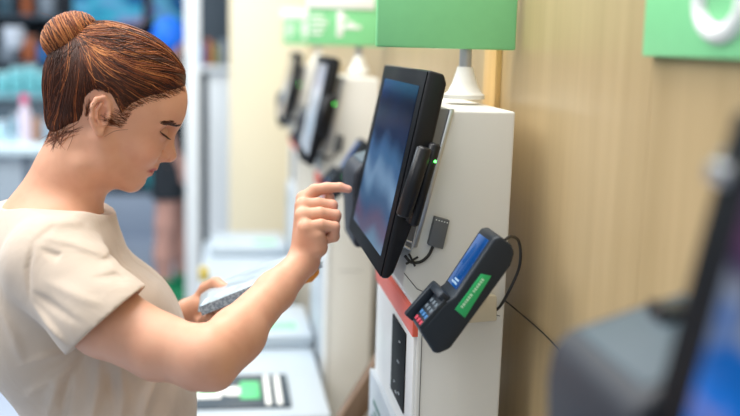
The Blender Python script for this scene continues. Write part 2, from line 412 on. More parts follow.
def rhand(p):
    d = None
    W = P(304, 263, 1.362)
    for (pts, rs) in RH:
        m = P(*pts[0]); e = s_cone(p, W+(m-W)*0.06, m, 0.0165, 0.0118)
        d = e if d is None else smin(d, e, 0.008)
    d = smin(d, s_cone(p, P(317, 247, 1.350), P(316, 236, 1.348), 0.0150, 0.0135), 0.010)
    d = smin(d, s_cone(p, P(318, 248, 1.386), P(319, 238, 1.395), 0.0135, 0.0125), 0.010)
    for (pts, rs) in RH: d = smin(d, s_chain(p, [P(*a) for a in pts], [r*K for r in rs], 0.002), 0.0025)
    return smin(d, s_chain(p, [P(*a) for a in RTH[0]], [r*K for r in RTH[1]], 0.002), 0.0035)
# left hand (far): thumb on the packet, fingers closed under it
LH = [
 ([(213, 301, 1.528), (228, 306, 1.508), (232, 307, 1.478), (230, 305, 1.462)], [10, 9, 8, 7]),
 ([(208, 306, 1.536), (219, 313, 1.512), (221, 314, 1.480), (219, 311, 1.464)], [10, 9, 8, 7]),
 ([(202, 310, 1.545), (209, 318, 1.518), (211, 318, 1.488), (210, 316, 1.472)], [10, 8.8, 7.8, 7]),
 ([(197, 314, 1.553), (201, 322, 1.528), (203, 322, 1.503), (202, 320, 1.490)], [9, 7.6, 7, 6.2])]
LTH = ([(199, 302, 1.560), (206, 289, 1.545), (216, 283.0, 1.528), (224.5, 289.0, 1.512), (228.0, 294.5, 1.505)], [12.5, 11.2, 9.8, 9.0, 7.2])
def lhand(p):
    d = s_cone(p, LWR, P(201, 305, 1.553), 0.022, 0.019)
    for (pts, rs) in LH: d = smin(d, s_cone(p, P(197, 307, 1.56), P(*pts[0]), 0.014, 0.0115), 0.008)
    for (pts, rs) in LH: d = smin(d, s_chain(p, [P(*a) for a in pts], [r*K for r in rs], 0.002), 0.002)
    return smin(d, s_chain(p, [P(*a) for a in LTH[0]], [r*K for r in LTH[1]], 0.002), 0.004)
def trunk(p, grow=0.0):
    g = grow
    d = s_ell(p, P(54, 298, YC), (0.098+g, 0.150+g, 0.148+g))
    d = smin(d, s_ell(p, P(106, 430, YC), (0.096+g, 0.138+g, 0.19+g)), 0.05)
    d = smin(d, s_ell(p, P(104, 560, YC), (0.112+g, 0.165+g, 0.13+g)), 0.05)
    q = mirs(p)
    d = smin(d, s_cone(q, RSH+np.array([0.0, 0.03, -0.01]), P(52, 232, YC), 0.050+g, 0.062+g), 0.04)     # shoulders
    d = smin(d, s_ell(q, P(122, 306, YC)+np.array([0, -0.065, 0]), (0.050+g, 0.062+g, 0.058+g)), 0.03)    # chest
    return d
def neck(p):
    d = s_cone(p, P(59, 214, YC), P(78, 165, YC), 0.051, 0.050)
    d = smin(d, s_cone(p, P(78, 165, YC), P(88, 140, YC), 0.050, 0.052), 0.01)
    d = smin(d, s_cone(p, P(40, 222, YC), P(62, 180, YC), 0.052, 0.040), 0.02)
    q = mirs(p)
    d = smin(d, s_cone(q, P(62, 216, YC), RSH+np.array([0.01, 0.04, -0.01]), 0.042, 0.026), 0.03)
    d = smin(d, s_cone(q, P(90, 214, YC)+np.array([0, -0.012, 0]), P(87, 160, YC)+np.array([0, -0.045, 0]), 0.011, 0.011), 0.015)
    return d
def arm(p, sh, el, wr, s=1.0):
    u = el-sh; f = wr-el
    up = sh+u*0.35+np.array([0, 0, -0.030]); um = sh+u*0.70+np.array([0, 0, -0.024])
    d = s_chain(p, [sh, up, um, el], [0.048, 0.0460, 0.0400, 0.0335], 0.01)
    d = smin(d, s_chain(p, [el, el+f*0.28+np.array([0, 0, -0.008]), el+f*0.68+np.array([0, 0, -0.003]), wr], [0.033, 0.0315, 0.0255, 0.0205], 0.012), 0.012)
    return d
def body_sdf(p):
    d = inbox(p, (-0.34, 1.30, 1.33), (-0.045, 1.56, 1.66), face_sdf)
    d = smin(d, neck(p), 0.022)
    d = smin(d, trunk(p, -0.006), 0.02)
    a = arm(p, RSH, REL, RWR)
    a = smin(a, s_chain(p, [P(198, 370, 1.170), P(216, 374, 1.168), P(246, 340, 1.225)], [0.020, 0.0165, 0.0150]), 0.028)                     # elbow point
    h = inbox(p, (0.04, 1.29, 1.26), (0.21, 1.46, 1.46), rhand)
    a = smin(a, h, 0.012)
    b = arm(p, LSH, LEL, LWR); b = smin(b, inbox(p, (-0.10, 1.42, 1.15), (0.06, 1.63, 1.33), lhand), 0.010)
    d = smin(d, a, 0.02); d = smin(d, b, 0.02)
    return d
FX = [(-0.275, -0.055), (0.045, 0.205)]; FZ = [(1.255, 1.66)]; FY = [(1.32, 1.53)]
V, Q = nets(body_sdf, axis_steps(-0.40, 0.21, FX, 0.00145, 0.003), axis_steps(1.10, 1.79, FY, 0.00150, 0.003), axis_steps(0.86, 1.67, FZ, 0.00145, 0.003))
print('body', len(V))
WO = (float(P(70, 300, YC)[0]), YC, 0.0)
woman = thing('person', WO, 'woman with auburn hair in a bun, beige T-shirt, reaching one finger to the touchscreen', 'person')
me = mesh_from(V, Q)
def near(c, r, soft=0.5):
    c = np.array(c, np.float32); r = np.array(r, np.float32)
    return lambda p: (1-np.linalg.norm((p-c)/r, axis=1))/soft
SKIN = (0.70, 0.375, 0.25); lip = (0.46, 0.10, 0.11)
items = [(lambda p, w=w, k=k: k*np.clip(w(p), 0, 1), c) for w, k, c in [
  (near(H(146, 150, 26), (22*S, 24*S, 20*S), 1.0), 0.45, (0.72, 0.33, 0.25)),
  (near(H(146, 150, -26), (22*S, 24*S, 20*S), 1.0), 0.45, (0.72, 0.33, 0.25)),
  (near(H(170, 157, 0), (9*S, 10*S, 8*S), 1.0), 0.35, (0.74, 0.33, 0.25)),
  (near(H(151.0, 169.2, 4), (8.5*S, 17*S, 3.8*S), 0.4), 0.95, lip),
  (near(H(149, 173.2, 0), (6.6*S, 15*S, 4.2*S), 0.5), 0.9, lip),
  (near(H(99, 110, 54), (13*S, 12*S, 22*S), 0.8), 0.5, (0.76, 0.34, 0.24)),
  (near(P(346, 188, 1.398), (0.011, 0.012, 0.010), 0.7), 0.55, (0.82, 0.38, 0.34)),
  (near(P(335, 208, 1.375), (0.016, 0.04, 0.020), 1.0), 0.4, (0.80, 0.40, 0.32)),
  (near(P(334, 226, 1.36), (0.014, 0.03, 0.016), 1.0), 0.4, (0.80, 0.40, 0.32)),
  (near(P(214, 378, 1.165), (0.03, 0.04, 0.025), 1.0), 0.35, (0.70, 0.34, 0.25)),
]]
point_color(me, None, SKIN, items)
skin = bpy.data.materials.new('skin'); skin.use_nodes = True
nt = skin.node_tree; b = nt.nodes['Principled BSDF']; L = nt.links.new
at = nt.nodes.new('ShaderNodeAttribute'); at.attribute_name = 'pigment'
tc = nt.nodes.new('ShaderNodeTexCoord'); n1 = nt.nodes.new('ShaderNodeTexNoise'); n1.inputs['Scale'].default_value = 35; n1.inputs['Detail'].default_value = 4
mx = nt.nodes.new('ShaderNodeMix'); mx.data_type = 'RGBA'; mx.blend_type = 'MULTIPLY'; mx.inputs['B'].default_value = (0.88, 0.80, 0.78, 1)
rp = nt.nodes.new('ShaderNodeMapRange'); rp.inputs[1].default_value = 0.45; rp.inputs[2].default_value = 0.75; rp.inputs[4].default_value = 0.6
L(tc.outputs['Object'], n1.inputs['Vector']); L(n1.outputs['Fac'], rp.inputs[0]); L(rp.outputs[0], mx.inputs['Factor'])
L(at.outputs['Color'], mx.inputs['A']); L(mx.outputs['Result'], b.inputs['Base Color'])
n2 = nt.nodes.new('ShaderNodeTexNoise'); n2.inputs['Scale'].default_value = 420; bp = nt.nodes.new('ShaderNodeBump'); bp.inputs['Strength'].default_value = 0.12; bp.inputs['Distance'].default_value = 0.0006
L(tc.outputs['Object'], n2.inputs['Vector']); L(n2.outputs['Fac'], bp.inputs['Height']); L(bp.outputs['Normal'], b.inputs['Normal'])
b.inputs['Roughness'].default_value = 0.48; b.inputs['Specular IOR Level'].default_value = 0.4
b.inputs['Subsurface Weight'].default_value = 0.12; b.inputs['Subsurface Radius'].default_value = (1, 0.35, 0.2); b.inputs['Subsurface Scale'].default_value = 0.004
link('body', me, skin, woman)

# ---- T-shirt
def fold(u, v, pts, amp, wid):
    d = None; n = len(pts)-1
    for i, ((ax, ay), (bx, by)) in enumerate(zip(pts, pts[1:])):
        ex, ey = bx-ax, by-ay; t = np.clip(((u-ax)*ex+(v-ay)*ey)/(ex*ex+ey*ey), 0, 1)
        e = (u-ax-ex*t)**2+(v-ay-ey*t)**2; s = (i+t)/n
        if d is None: d, ss = e, s
        else: ss = np.where(e < d, s, ss); d = np.minimum(d, e)
    tp = np.sin(np.pi*np.clip(ss*0.92+0.04, 0, 1))
    wid = wid*(0.55+0.6*tp)
    return amp*tp*np.exp(-d/(wid*wid))
TF = [([(82, 350), (60, 376), (44, 425)], 6, 5.5), ([(100, 356), (98, 388), (90, 430)], 6, 6), ([(78, 346), (48, 350), (24, 360)], 3.5, 4), ([(120, 362), (124, 400), (119, 430)], 4, 5),
      ([(158, 378), (148, 402), (140, 430)], 6, 6), ([(174, 385), (178, 430)], 4, 5), ([(70, 362), (40, 384), (22, 400)], 4, 4.5), ([(74, 366), (66, 396), (60, 430)], -4, 4),
      ([(112, 236), (140, 262), (162, 292)], 2.5, 4), ([(118, 252), (136, 276), (150, 300)], -2.5, 4), ([(58, 216), (88, 222), (108, 236)], 2.0, 3.5), ([(5, 300), (20, 330), (28, 356)], 4, 5), ([(110, 370), (112, 400)], -3, 4)]
SF = [([(27, 304), (25, 276), (28, 252)], -2.6, 2.6), ([(28, 252), (44, 241), (74, 244), (100, 252), (120, 265), (132, 281)], -3.6, 3.6), ([(40, 248), (70, 252), (98, 262), (114, 276)], 2.4, 4),
      ([(46, 233), (62, 227), (86, 232), (104, 242)], -2.4, 3.0), ([(36, 258), (52, 264), (58, 262)], -2.4, 3), ([(96, 268), (112, 268), (124, 276)], -1.8, 2.5), ([(92, 280), (112, 280), (128, 286)], -1.6, 2.5),
      ([(30, 310), (48, 326), (70, 342)], 3.5, 4), ([(30, 298), (52, 306), (84, 318)], -2.2, 4), ([(44, 286), (74, 292), (104, 300)], 1.6, 5)]
HEMC = (REL-RSH)/np.linalg.norm(REL-RSH)
def prox(p, Y):                            # photo coordinates of points lying near depth Y
    c = P(100, 300, Y); ex = (P(200, 300, Y)-c)/100; ez = (P(100, 400, Y)-c)/100
    M = np.linalg.inv(np.array([[ex[0], ez[0]], [ex[2], ez[2]]])); x = p[:, 0]-c[0]; z = p[:, 2]-c[2]
    return 100+M[0, 0]*x+M[0, 1]*z, 300+M[1, 0]*x+M[1, 1]*z
hemA = P(139, 290, 1.20); hemB = P(69, 352, 1.20)
hem_n = np.cross(hemB-hemA, np.array([-0.02, 1.0, -0.26])); hem_n /= np.linalg.norm(hem_n)
if hem_n@HEMC < 0: hem_n = -hem_n
def sleeve(p):
    u, v = prox(p, 1.19)
    f = sum(fold(u, v, *a) for a in SF)*K*2.0
    so = s_chain(p, [RSH+np.array([-0.005, 0.012, -0.002]), RUP, P(150, 350, 1.19)], [0.062, 0.0575, 0.056], 0.02)-f*0.9
    cut = (p-A3(hemA))@A3(hem_n)
    inner = s_chain(p, [RUP+(RSH-RUP)*0.3, P(150, 350, 1.19), REL+(REL-RSH)*0.3], [0.0500, 0.0530, 0.056])
    d = np.maximum(so, cut)
    return smax(d, -inner, 0.0015), so
def lsleeve(p):
    u = LEL-LSH
    so = s_chain(p, [LSH+np.array([0, -0.015, -0.004]), LSH+u*0.35, LSH+u*0.62], [0.064, 0.062, 0.060], 0.02)
    cut = (p-A3(LSH+u*0.60))@A3(u/np.linalg.norm(u))
    return smax(np.maximum(so, cut), -s_chain(p, [LSH+u*0.3, LEL+u*0.3], [0.049, 0.056]), 0.0015)
NA, NB = P(14, 209, YC), P(103, 214, YC)     # neckline: back of the collar to its front
nn = np.cross(NB-NA, [0, -1.0, 0]); nn = nn/np.linalg.norm(nn); nn = nn if nn[2] > 0 else -nn
def shirt_sdf(p):
    u, v = prox(p, 1.30)
    f = sum(fold(u, v, *a) for a in TF)*K*1.4
    zz = p[:, 2]
    d = trunk(p, 0.012)
    d = smin(d, s_ell(p, P(124, 326, YC), (0.064, 0.105, 0.078)), 0.045)
    d = smin(d, s_cone(p, P(70, 216, YC), P(24, 224, YC), 0.050, 0.044), 0.030)
    d = smin(d, s_ell(p, P(140, 400, YC), (0.078, 0.115, 0.16)), 0.05)
    q = mirs(p)
    d = smin(d, s_cone(q, P(60, 222, YC), RSH+np.array([0.0, 0.012, 0.010]), 0.054, 0.045), 0.03)
    d = d-f*0.8
    s, so = sleeve(p)
    d = smax(d, -(s_chain(p, [P(128, 335, 1.20), REL], [0.054, 0.054])), 0.003)
    d = smin(d, s, 0.010)
    d = smin(d, lsleeve(p), 0.012)
    hemz = F4(0.93)-zz; d = np.maximum(d, hemz)
    under = np.maximum(s_ell(p, P(104, 560, YC), (0.120, 0.172, 0.3)), zz-F4(0.96)); d = smax(d, -under, 0.003)
    # neck opening
    w = (p-A3((NA+NB)/2)); along = w@A3((NB-NA)/np.linalg.norm(NB-NA)); ly = w[:, 1]; hgt = w@A3(nn)-F4(0.011)*np.minimum((ly/F4(0.08))**2, 1.5)
    half = F4(np.linalg.norm(NB-NA)/2)
    r = np.sqrt((along/half)**2+(ly/F4(0.082))**2)
    cutter = np.maximum((r-1)*F4(0.070), -(hgt+0.012+0.03*np.maximum(0, 1-r)*0))
    d = smax(d, -cutter, 0.002)
    d = np.maximum(d, hgt-0.003)
    rib = np.maximum(np.abs(r-1)*F4(0.070)-F4(0.008), -(hgt+0.06)); 
    return d
V, Q = nets(shirt_sdf, axis_steps(-0.42, 0.12, [], 1, 0.0024), axis_steps(1.08, 1.80, [], 1, 0.0026), axis_steps(0.90, 1.46, [], 1, 0.0024))
print('shirt', len(V))
shirt_m = bpy.data.materials.new('beige_jersey'); shirt_m.use_nodes = True
nt = shirt_m.node_tree; b = nt.nodes['Principled BSDF']; L = nt.links.new
tc = nt.nodes.new('ShaderNodeTexCoord'); n1 = nt.nodes.new('ShaderNodeTexNoise'); n1.inputs['Scale'].default_value = 9; n1.inputs['Detail'].default_value = 5
rr = nt.nodes.new('ShaderNodeValToRGB'); rr.color_ramp.elements[0].color = (0.53, 0.44, 0.365, 1); rr.color_ramp.elements[1].color = (0.61, 0.52, 0.44, 1)
L(tc.outputs['Object'], n1.inputs['Vector']); L(n1.outputs['Fac'], rr.inputs['Fac']); L(rr.outputs['Color'], b.inputs['Base Color'])
mp = nt.nodes.new('ShaderNodeMapping'); mp.inputs['Scale'].default_value = (14, 14, 9); mp.inputs['Rotation'].default_value = (0.3, 0.5, 0.2)
n2 = nt.nodes.new('ShaderNodeTexNoise'); n2.inputs['Scale'].default_value = 1.3; n2.inputs['Detail'].default_value = 3; n2.inputs['Distortion'].default_value = 0.6
n3 = nt.nodes.new('ShaderNodeTexNoise'); n3.inputs['Scale'].default_value = 600
b1 = nt.nodes.new('ShaderNodeBump'); b1.inputs['Strength'].default_value = 0.5; b1.inputs['Distance'].default_value = 0.008
b2 = nt.nodes.new('ShaderNodeBump'); b2.inputs['Strength'].default_value = 0.3; b2.inputs['Distance'].default_value = 0.0005
L(tc.outputs['Object'], mp.inputs['Vector']); L(mp.outputs['Vector'], n2.inputs['Vector']); L(n2.outputs['Fac'], b1.inputs['Height'])
L(tc.outputs['Object'], n3.inputs['Vector']); L(n3.outputs['Fac'], b2.inputs['Height']); L(b1.outputs['Normal'], b2.inputs['Normal']); L(b2.outputs['Normal'], b.inputs['Normal'])
b.inputs['Roughness'].default_value = 0.85; b.inputs['Sheen Weight'].default_value = 0.25; b.inputs['Specular IOR Level'].default_value = 0.2
tag(link('shirt', mesh_from(V, Q), shirt_m, woman), 'beige short sleeved T-shirt')

# ---- trousers and shoes (below the frame, she stands on the floor)
def trousers(p):
    q = mir(p); hip = P(104, 600, YC)
    d = s_ell(p, (hip[0], YC, 0.90), (0.125, 0.175, 0.14))
    h = np.array([hip[0]+0.005, YC-0.085, 0.86]); k = h+np.array([0.015, 0.0, -0.38]); a = k+np.array([-0.02, 0.0, -0.37])
    d = smin(d, s_chain(q, [h, k, a], [0.088, 0.060, 0.050], 0.03), 0.04)
    d = np.maximum(d, F4(0.09)-p[:, 2]); return np.maximum(d, p[:, 2]-F4(0.955))
V, Q = nets(trousers, axis_steps(-0.36, 0.12, [], 1, 0.006), axis_steps(1.2, 1.66, [], 1, 0.006), axis_steps(0.07, 0.98, [], 1, 0.006))
link('trousers', mesh_from(V, Q), mat('denim', (0.05, 0.08, 0.16), 0.8, bump=(300, 0.3)), woman)
HPX = float(P(104, 600, YC)[0])
for sy in (-1, 1):
    ax = HPX-0.0
    def shoe(p, y=YC+sy*0.085):
        d = s_chain(p, [(ax-0.03, y, 0.05), (ax+0.06, y, 0.045), (ax+0.15, y, 0.035)], [0.045, 0.042, 0.033], 0.03)
        d = smin(d, s_cone(p, (ax-0.01, y, 0.06), (ax-0.01, y, 0.11), 0.042, 0.046), 0.02)
        return np.maximum(d, F4(0.002)-p[:, 2])
    V, Q = nets(shoe, axis_steps(ax-0.1, ax+0.21, [], 1, 0.005), axis_steps(YC+sy*0.085-0.07, YC+sy*0.085+0.07, [], 1, 0.005), axis_steps(-0.01, 0.18, [], 1, 0.005))
    link('shoe', mesh_from(V, Q), mat('white_sneaker', (0.7, 0.7, 0.68), 0.6), woman)

# ---- hair
HL = [(230, 60), (196, 82), (187, 91), (176, 93.5), (163, 98), (144, 103.5), (133, 110), (127, 120), (120.5, 126.5), (115.5, 124), (113.5, 110), (108, 97), (97, 95), (90, 101),
      (87, 113), (84, 124), (73, 131), (61, 139), (50, 146), (20, 150), (-20, 0), (230, -20)]
def hair_in(p):
    u, v = uv(p); return poly_sd(u, v, HL)*F4(S)
def hair_big(p):
    d = E(p, 119, 88.5, 0, 70.5, 53.5, 59, 21)
    d = smin(d, E(p, 85, 103, 0, 32.5, 39, 40, 0), 0.018)
    d = smin(d, E(p, 66, 122, 0, 17, 30, 22, -20), 0.012)
    d = smin(d, E(p, 104, 50, 0, 26, 30, 21, 10), 0.02)
    return d
def hair_sdf(p):
    d = hair_big(p)
    e = hair_in(p)
    return smax(d+F4(0.0125)*np.clip(1+e/F4(0.022), 0, 1.3)**1.5, e, 0.0015)
V, Q = nets(hair_sdf, axis_steps(-0.30, -0.03, [], 1, 0.0018), axis_steps(1.32, 1.54, [], 1, 0.0020), axis_steps(1.44, 1.68, [], 1, 0.0018))
print('hair', len(V))
def hairmat(name, c, c2):
    m = bpy.data.materials.new(name); m.use_nodes = True; nt = m.node_tree; b = nt.nodes['Principled BSDF']
    tc = nt.nodes.new('ShaderNodeTexCoord'); n = nt.nodes.new('ShaderNodeTexNoise'); n.inputs['Scale'].default_value = 28; n.inputs['Detail'].default_value = 3
    r = nt.nodes.new('ShaderNodeValToRGB'); r.color_ramp.elements[0].position = 0.35; r.color_ramp.elements[1].position = 0.65
    r.color_ramp.elements[0].color = (*c, 1); r.color_ramp.elements[1].color = (*c2, 1)
    nt.links.new(tc.outputs['Object'], n.inputs['Vector']); nt.links.new(n.outputs['Fac'], r.inputs['Fac']); nt.links.new(r.outputs['Color'], b.inputs['Base Color'])
    b.inputs['Roughness'].default_value = 0.5; b.inputs['Specular IOR Level'].default_value = 0.3
    return m
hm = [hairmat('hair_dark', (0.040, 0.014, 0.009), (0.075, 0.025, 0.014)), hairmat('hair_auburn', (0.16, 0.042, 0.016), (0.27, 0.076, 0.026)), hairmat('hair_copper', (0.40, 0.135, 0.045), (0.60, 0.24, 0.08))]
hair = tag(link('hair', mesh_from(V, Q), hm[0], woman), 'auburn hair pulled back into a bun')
BC = H(70.5, 36.5); bax = H(95, 26)-H(44, 50); bax = bax/np.linalg.norm(bax)
bup = np.cross([0, -1.0, 0], bax); bup /= np.linalg.norm(bup)
BAX = np.array([bax, [0, -1, 0], bup])
def bun_sdf(p):
    d = s_ell(p, BC, (28*S, 25*S, 20.5*S), BAX)
    w = (p-A3(BC))@A3(BAX).T; ang = np.arctan2(w[:, 1], w[:, 2])
    return d-F4(0.0010)*np.sin(w[:, 0]/F4(0.0042)+np.sin(ang*2)*0.9)
V, Q = nets(bun_sdf, axis_steps(-0.32, -0.14, [], 1, 0.0018), axis_steps(1.37, 1.49, [], 1, 0.0020), axis_steps(1.56, 1.69, [], 1, 0.0018))
bun = link('bun', mesh_from(V, Q), hm[0], hair)
rng = np.random.default_rng(5)
def strands(name, paths, mats, idx, rad, parent, res=1):
    cu = bpy.data.curves.new(name, 'CURVE'); cu.dimensions = '3D'; cu.bevel_depth = 1.0; cu.bevel_resolution = 0; cu.resolution_u = 1
    cu.use_fill_caps = False
    org = origin(parent)
    for m in mats: cu.materials.append(m)
    for pth, i, r in zip(paths, idx, rad):
        sp = cu.splines.new('POLY'); n = len(pth); sp.points.add(n-1)
        sp.points.foreach_set('co', np.concatenate([pth-org, np.ones((n, 1))], 1).astype(np.float32).ravel())
        sp.points.foreach_set('radius', (r*np.minimum(1, 0.35+1.3*np.sin(np.linspace(0.12, math.pi-0.1, n)))).astype(np.float32))
        sp.material_index = int(i)
    o = bpy.data.objects.new(name, cu); COL.objects.link(o); o.parent = parent; ORG[o.name] = org; return o
# scalp strands: from the hairline and the crown back to the foot of the bun
N = 4600; n = 20
u0 = rng.uniform(46, 190, N*6); v0 = rng.uniform(30, 146, N*6)
inn = poly_sd(u0.astype(F4), v0.astype(F4), HL); 
keep = (inn < -0.3); u0, v0, inn = u0[keep], v0[keep], inn[keep]
wgt = np.where(inn > -9, 1.0, 0.35); kk = rng.random(len(u0)) < wgt; u0, v0 = u0[kk][:N], v0[kk][:N]; N = len(u0)
side = np.where(rng.random(N) < 0.66, 1, -1)
RD = np.stack([P(a, c, 1.0) for a, c in zip(u0, v0)])-np.array([0, 0, EYE])
def on_ray(l):
    q = RD*(YC-l)+np.array([0, 0, EYE]); q[:, 1] = YC-side*l; return q.astype(F4)
root = on_ray(0.0)
tgt0 = H(88, 50); T0 = np.tile(tgt0, (N, 1)); T0 += rng.normal(0, 0.004, T0.shape)
T0[:, 1] = YC-side*np.abs(rng.normal(0, 0.013, N))
def to_surface(p, off, it=7):
    p = p.astype(F4)
    for _ in range(it):
        d = hair_sdf2(p)-off; g = grad(hair_sdf2, p); p = p-g*np.clip(d, -0.02, 0.02)[:, None]*F4(0.9)
    return p
def hair_sdf2(p):
    e = hair_in(p); return hair_big(p)+F4(0.0125)*np.clip(1+e/F4(0.022), 0, 1.0)**1.5
# start: march sideways onto the surface (the crown is seeded from above below)
lat = np.linspace(0.10, 0.0, 60); start = root.copy(); done = np.zeros(N, bool)
for l_ in lat:
    q = on_ray(l_); ins = hair_sdf2(q) < 0; new = ins & ~done; start[new] = q[new]; done |= ins
start, T0, side, u0, v0 = start[done], T0[done], side[done], u0[done], v0[done]; N = len(start)
NC = 1100; uc = rng.uniform(92, 190, NC); lc = rng.normal(0, 16, NC)
cs_ = np.stack([P(a, 30, YC) for a in uc]); cs_[:, 1] = YC-lc*S; cs_[:, 2] += 0.02; cs_ = cs_.astype(F4); got = np.zeros(NC, bool); keep_ = cs_.copy()
for dz in np.linspace(0, 0.13, 90):
    q = cs_.copy(); q[:, 2] -= F4(dz); ins = (hair_sdf2(q) < 0) & (hair_in(q) < 0); new = ins & ~got; keep_[new] = q[new]; got |= ins
cs_ = keep_[got]; uc = uc[got]; lc = lc[got]; NC = len(cs_)
TC = np.tile(tgt0, (NC, 1))+rng.normal(0, 0.003, (NC, 3)); TC[:, 1] = YC-lc*S*0.35
NK = 1000; hk = rng.uniform(58, 140, NK); lk = rng.normal(0, 20, NK)
ck = np.stack([P(20, a, YC) for a in hk]); ck[:, 1] = YC-lk*S; ck = ck.astype(F4); got = np.zeros(NK, bool); kk_ = ck.copy()
for dx_ in np.linspace(0, 0.11, 80):
    q = ck.copy(); q[:, 0] += F4(dx_); ins = (hair_sdf2(q) < 0) & (hair_in(q) < 0); new = ins & ~got; kk_[new] = q[new]; got |= ins
kk_ = kk_[got]; lk = lk[got]
TK = np.tile(H(76, 54), (len(kk_), 1))+rng.normal(0, 0.004, (len(kk_), 3)); TK[:, 1] = YC-lk*S*0.4
cs_ = np.concatenate([cs_, kk_]); lc = np.concatenate([lc, lk]); TC = np.concatenate([TC, TK])
uu, vv_ = uv(cs_)
start = np.concatenate([start, cs_]); T0 = np.concatenate([T0, TC]); side = np.concatenate([side, np.where(lc > 0, 1, -1)]); u0 = np.concatenate([u0, uu]); v0 = np.concatenate([v0, vv_])
bow = np.concatenate([np.ones(N), np.clip(np.abs(lc)/40, 0, 1)]); N = len(start)
ts = np.linspace(0, 1, n)
pts = np.empty((N, n, 3)); 
for k, t in enumerate(ts):
    q = start*(1-t)+T0*t
    # fuller arc: front hair sweeps back over the temple before it rises to the bun
    arc = math.sin(math.pi*t)
    q[:, 1] -= side*0.040*arc*bow
    q[:, 2] += np.where(u0 > 120, -0.004, 0.006)*arc
    pts[:, k] = q
flat = to_surface(pts.reshape(-1, 3), 0.0004)
off = (rng.random(N)**1.6*0.0026)[:, None]*np.sin(np.linspace(0.05, math.pi*0.9, n))[None]
flat = flat+grad(hair_sdf2, flat)*off.reshape(-1, 1).astype(F4)
pts = flat.reshape(N, n, 3)
# locks: strands with similar roots share a tone
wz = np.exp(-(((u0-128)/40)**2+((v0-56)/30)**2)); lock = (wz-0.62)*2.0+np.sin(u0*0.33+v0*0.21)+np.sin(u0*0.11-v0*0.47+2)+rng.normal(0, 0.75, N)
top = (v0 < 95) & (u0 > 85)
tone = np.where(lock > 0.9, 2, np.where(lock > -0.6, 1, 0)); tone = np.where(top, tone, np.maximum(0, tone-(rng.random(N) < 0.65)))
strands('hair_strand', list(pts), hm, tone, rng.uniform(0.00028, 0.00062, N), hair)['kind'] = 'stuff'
# bun strands wind round the long axis
paths = []; tones = []; NB_ = 1300
for _ in range(NB_):
    x0 = rng.uniform(-27, 27)*S; a0 = rng.uniform(0, 2*math.pi); ln = rng.uniform(1.5, 3.6); th = a0+np.linspace(0, ln, 16)
    x = x0+(np.linspace(-0.5, 0.5, 16)*rng.uniform(-0.004, 0.018)); x = np.clip(x, -27.5*S, 27.5*S)
    rr_ = np.sqrt(np.maximum(0.02, 1-(x/(28*S))**2)); o_ = 0.0012+rng.random()**1.5*0.0022
    loc = np.stack([x, np.sin(th)*(25*S*rr_+o_), np.cos(th)*(20.5*S*rr_+o_)], 1)
    paths.append(BC+loc@BAX); tones.append(rng.choice([0, 1, 2], p=[0.22, 0.36, 0.42]))
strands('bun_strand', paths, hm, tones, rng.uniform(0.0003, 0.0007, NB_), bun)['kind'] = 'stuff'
# loose wisps: nape, temple, over the ear, off the bun
W = []
for _ in range(90):
    a = H(rng.uniform(50, 84), rng.uniform(120, 136), rng.uniform(4, 40)); b_ = H(rng.uniform(46, 70), rng.uniform(138, 152), rng.uniform(0, 34))
    W.append((a, b_))
W2 = []
for a, b_ in W:
    m_ = (a+b_)/2+rng.normal(0, 0.002, 3); q = np.array(spline([a, m_, b_], 5), F4)
    for _ in range(4): q = q-grad(body_sdf, q)*np.clip(body_sdf(q)-F4(0.0007), -0.01, 0.01)[:, None]
    W2.append(q.astype(float))
for c in [[(104, 137, 52), (115, 131, 49), (128, 129.5, 45)], [(102, 126, 56), (112, 128.5, 50), (124, 128, 46)], [(78, 130, 44), (97, 128, 54), (112, 131, 49)]][:2]:
    W2.append(np.array(spline([H(*a) for a in c], 6)))
for c in [[(60, 20, 0), (48, 15, 3), (40, 13, 4)], [(50, 32, 4), (43, 45, 6), (44, 58, 4)], [(52, 48, 8), (46, 56, 8), (47, 64, 6)], [(55, 50, 3), (47, 60, 2), (50, 70, 4)],
          [(94, 26, 2), (108, 22.5, 3), (124, 27, 4)], [(92, 24, -4), (106, 20.5, 0), (128, 29, 2)], [(56, 130, 8), (44, 137, 6), (37, 141, 4)], [(55, 136, 4), (46, 146, 3), (42, 152, 2)]]:
    W2.append(np.array(spline([H(*a) for a in c], 6)))
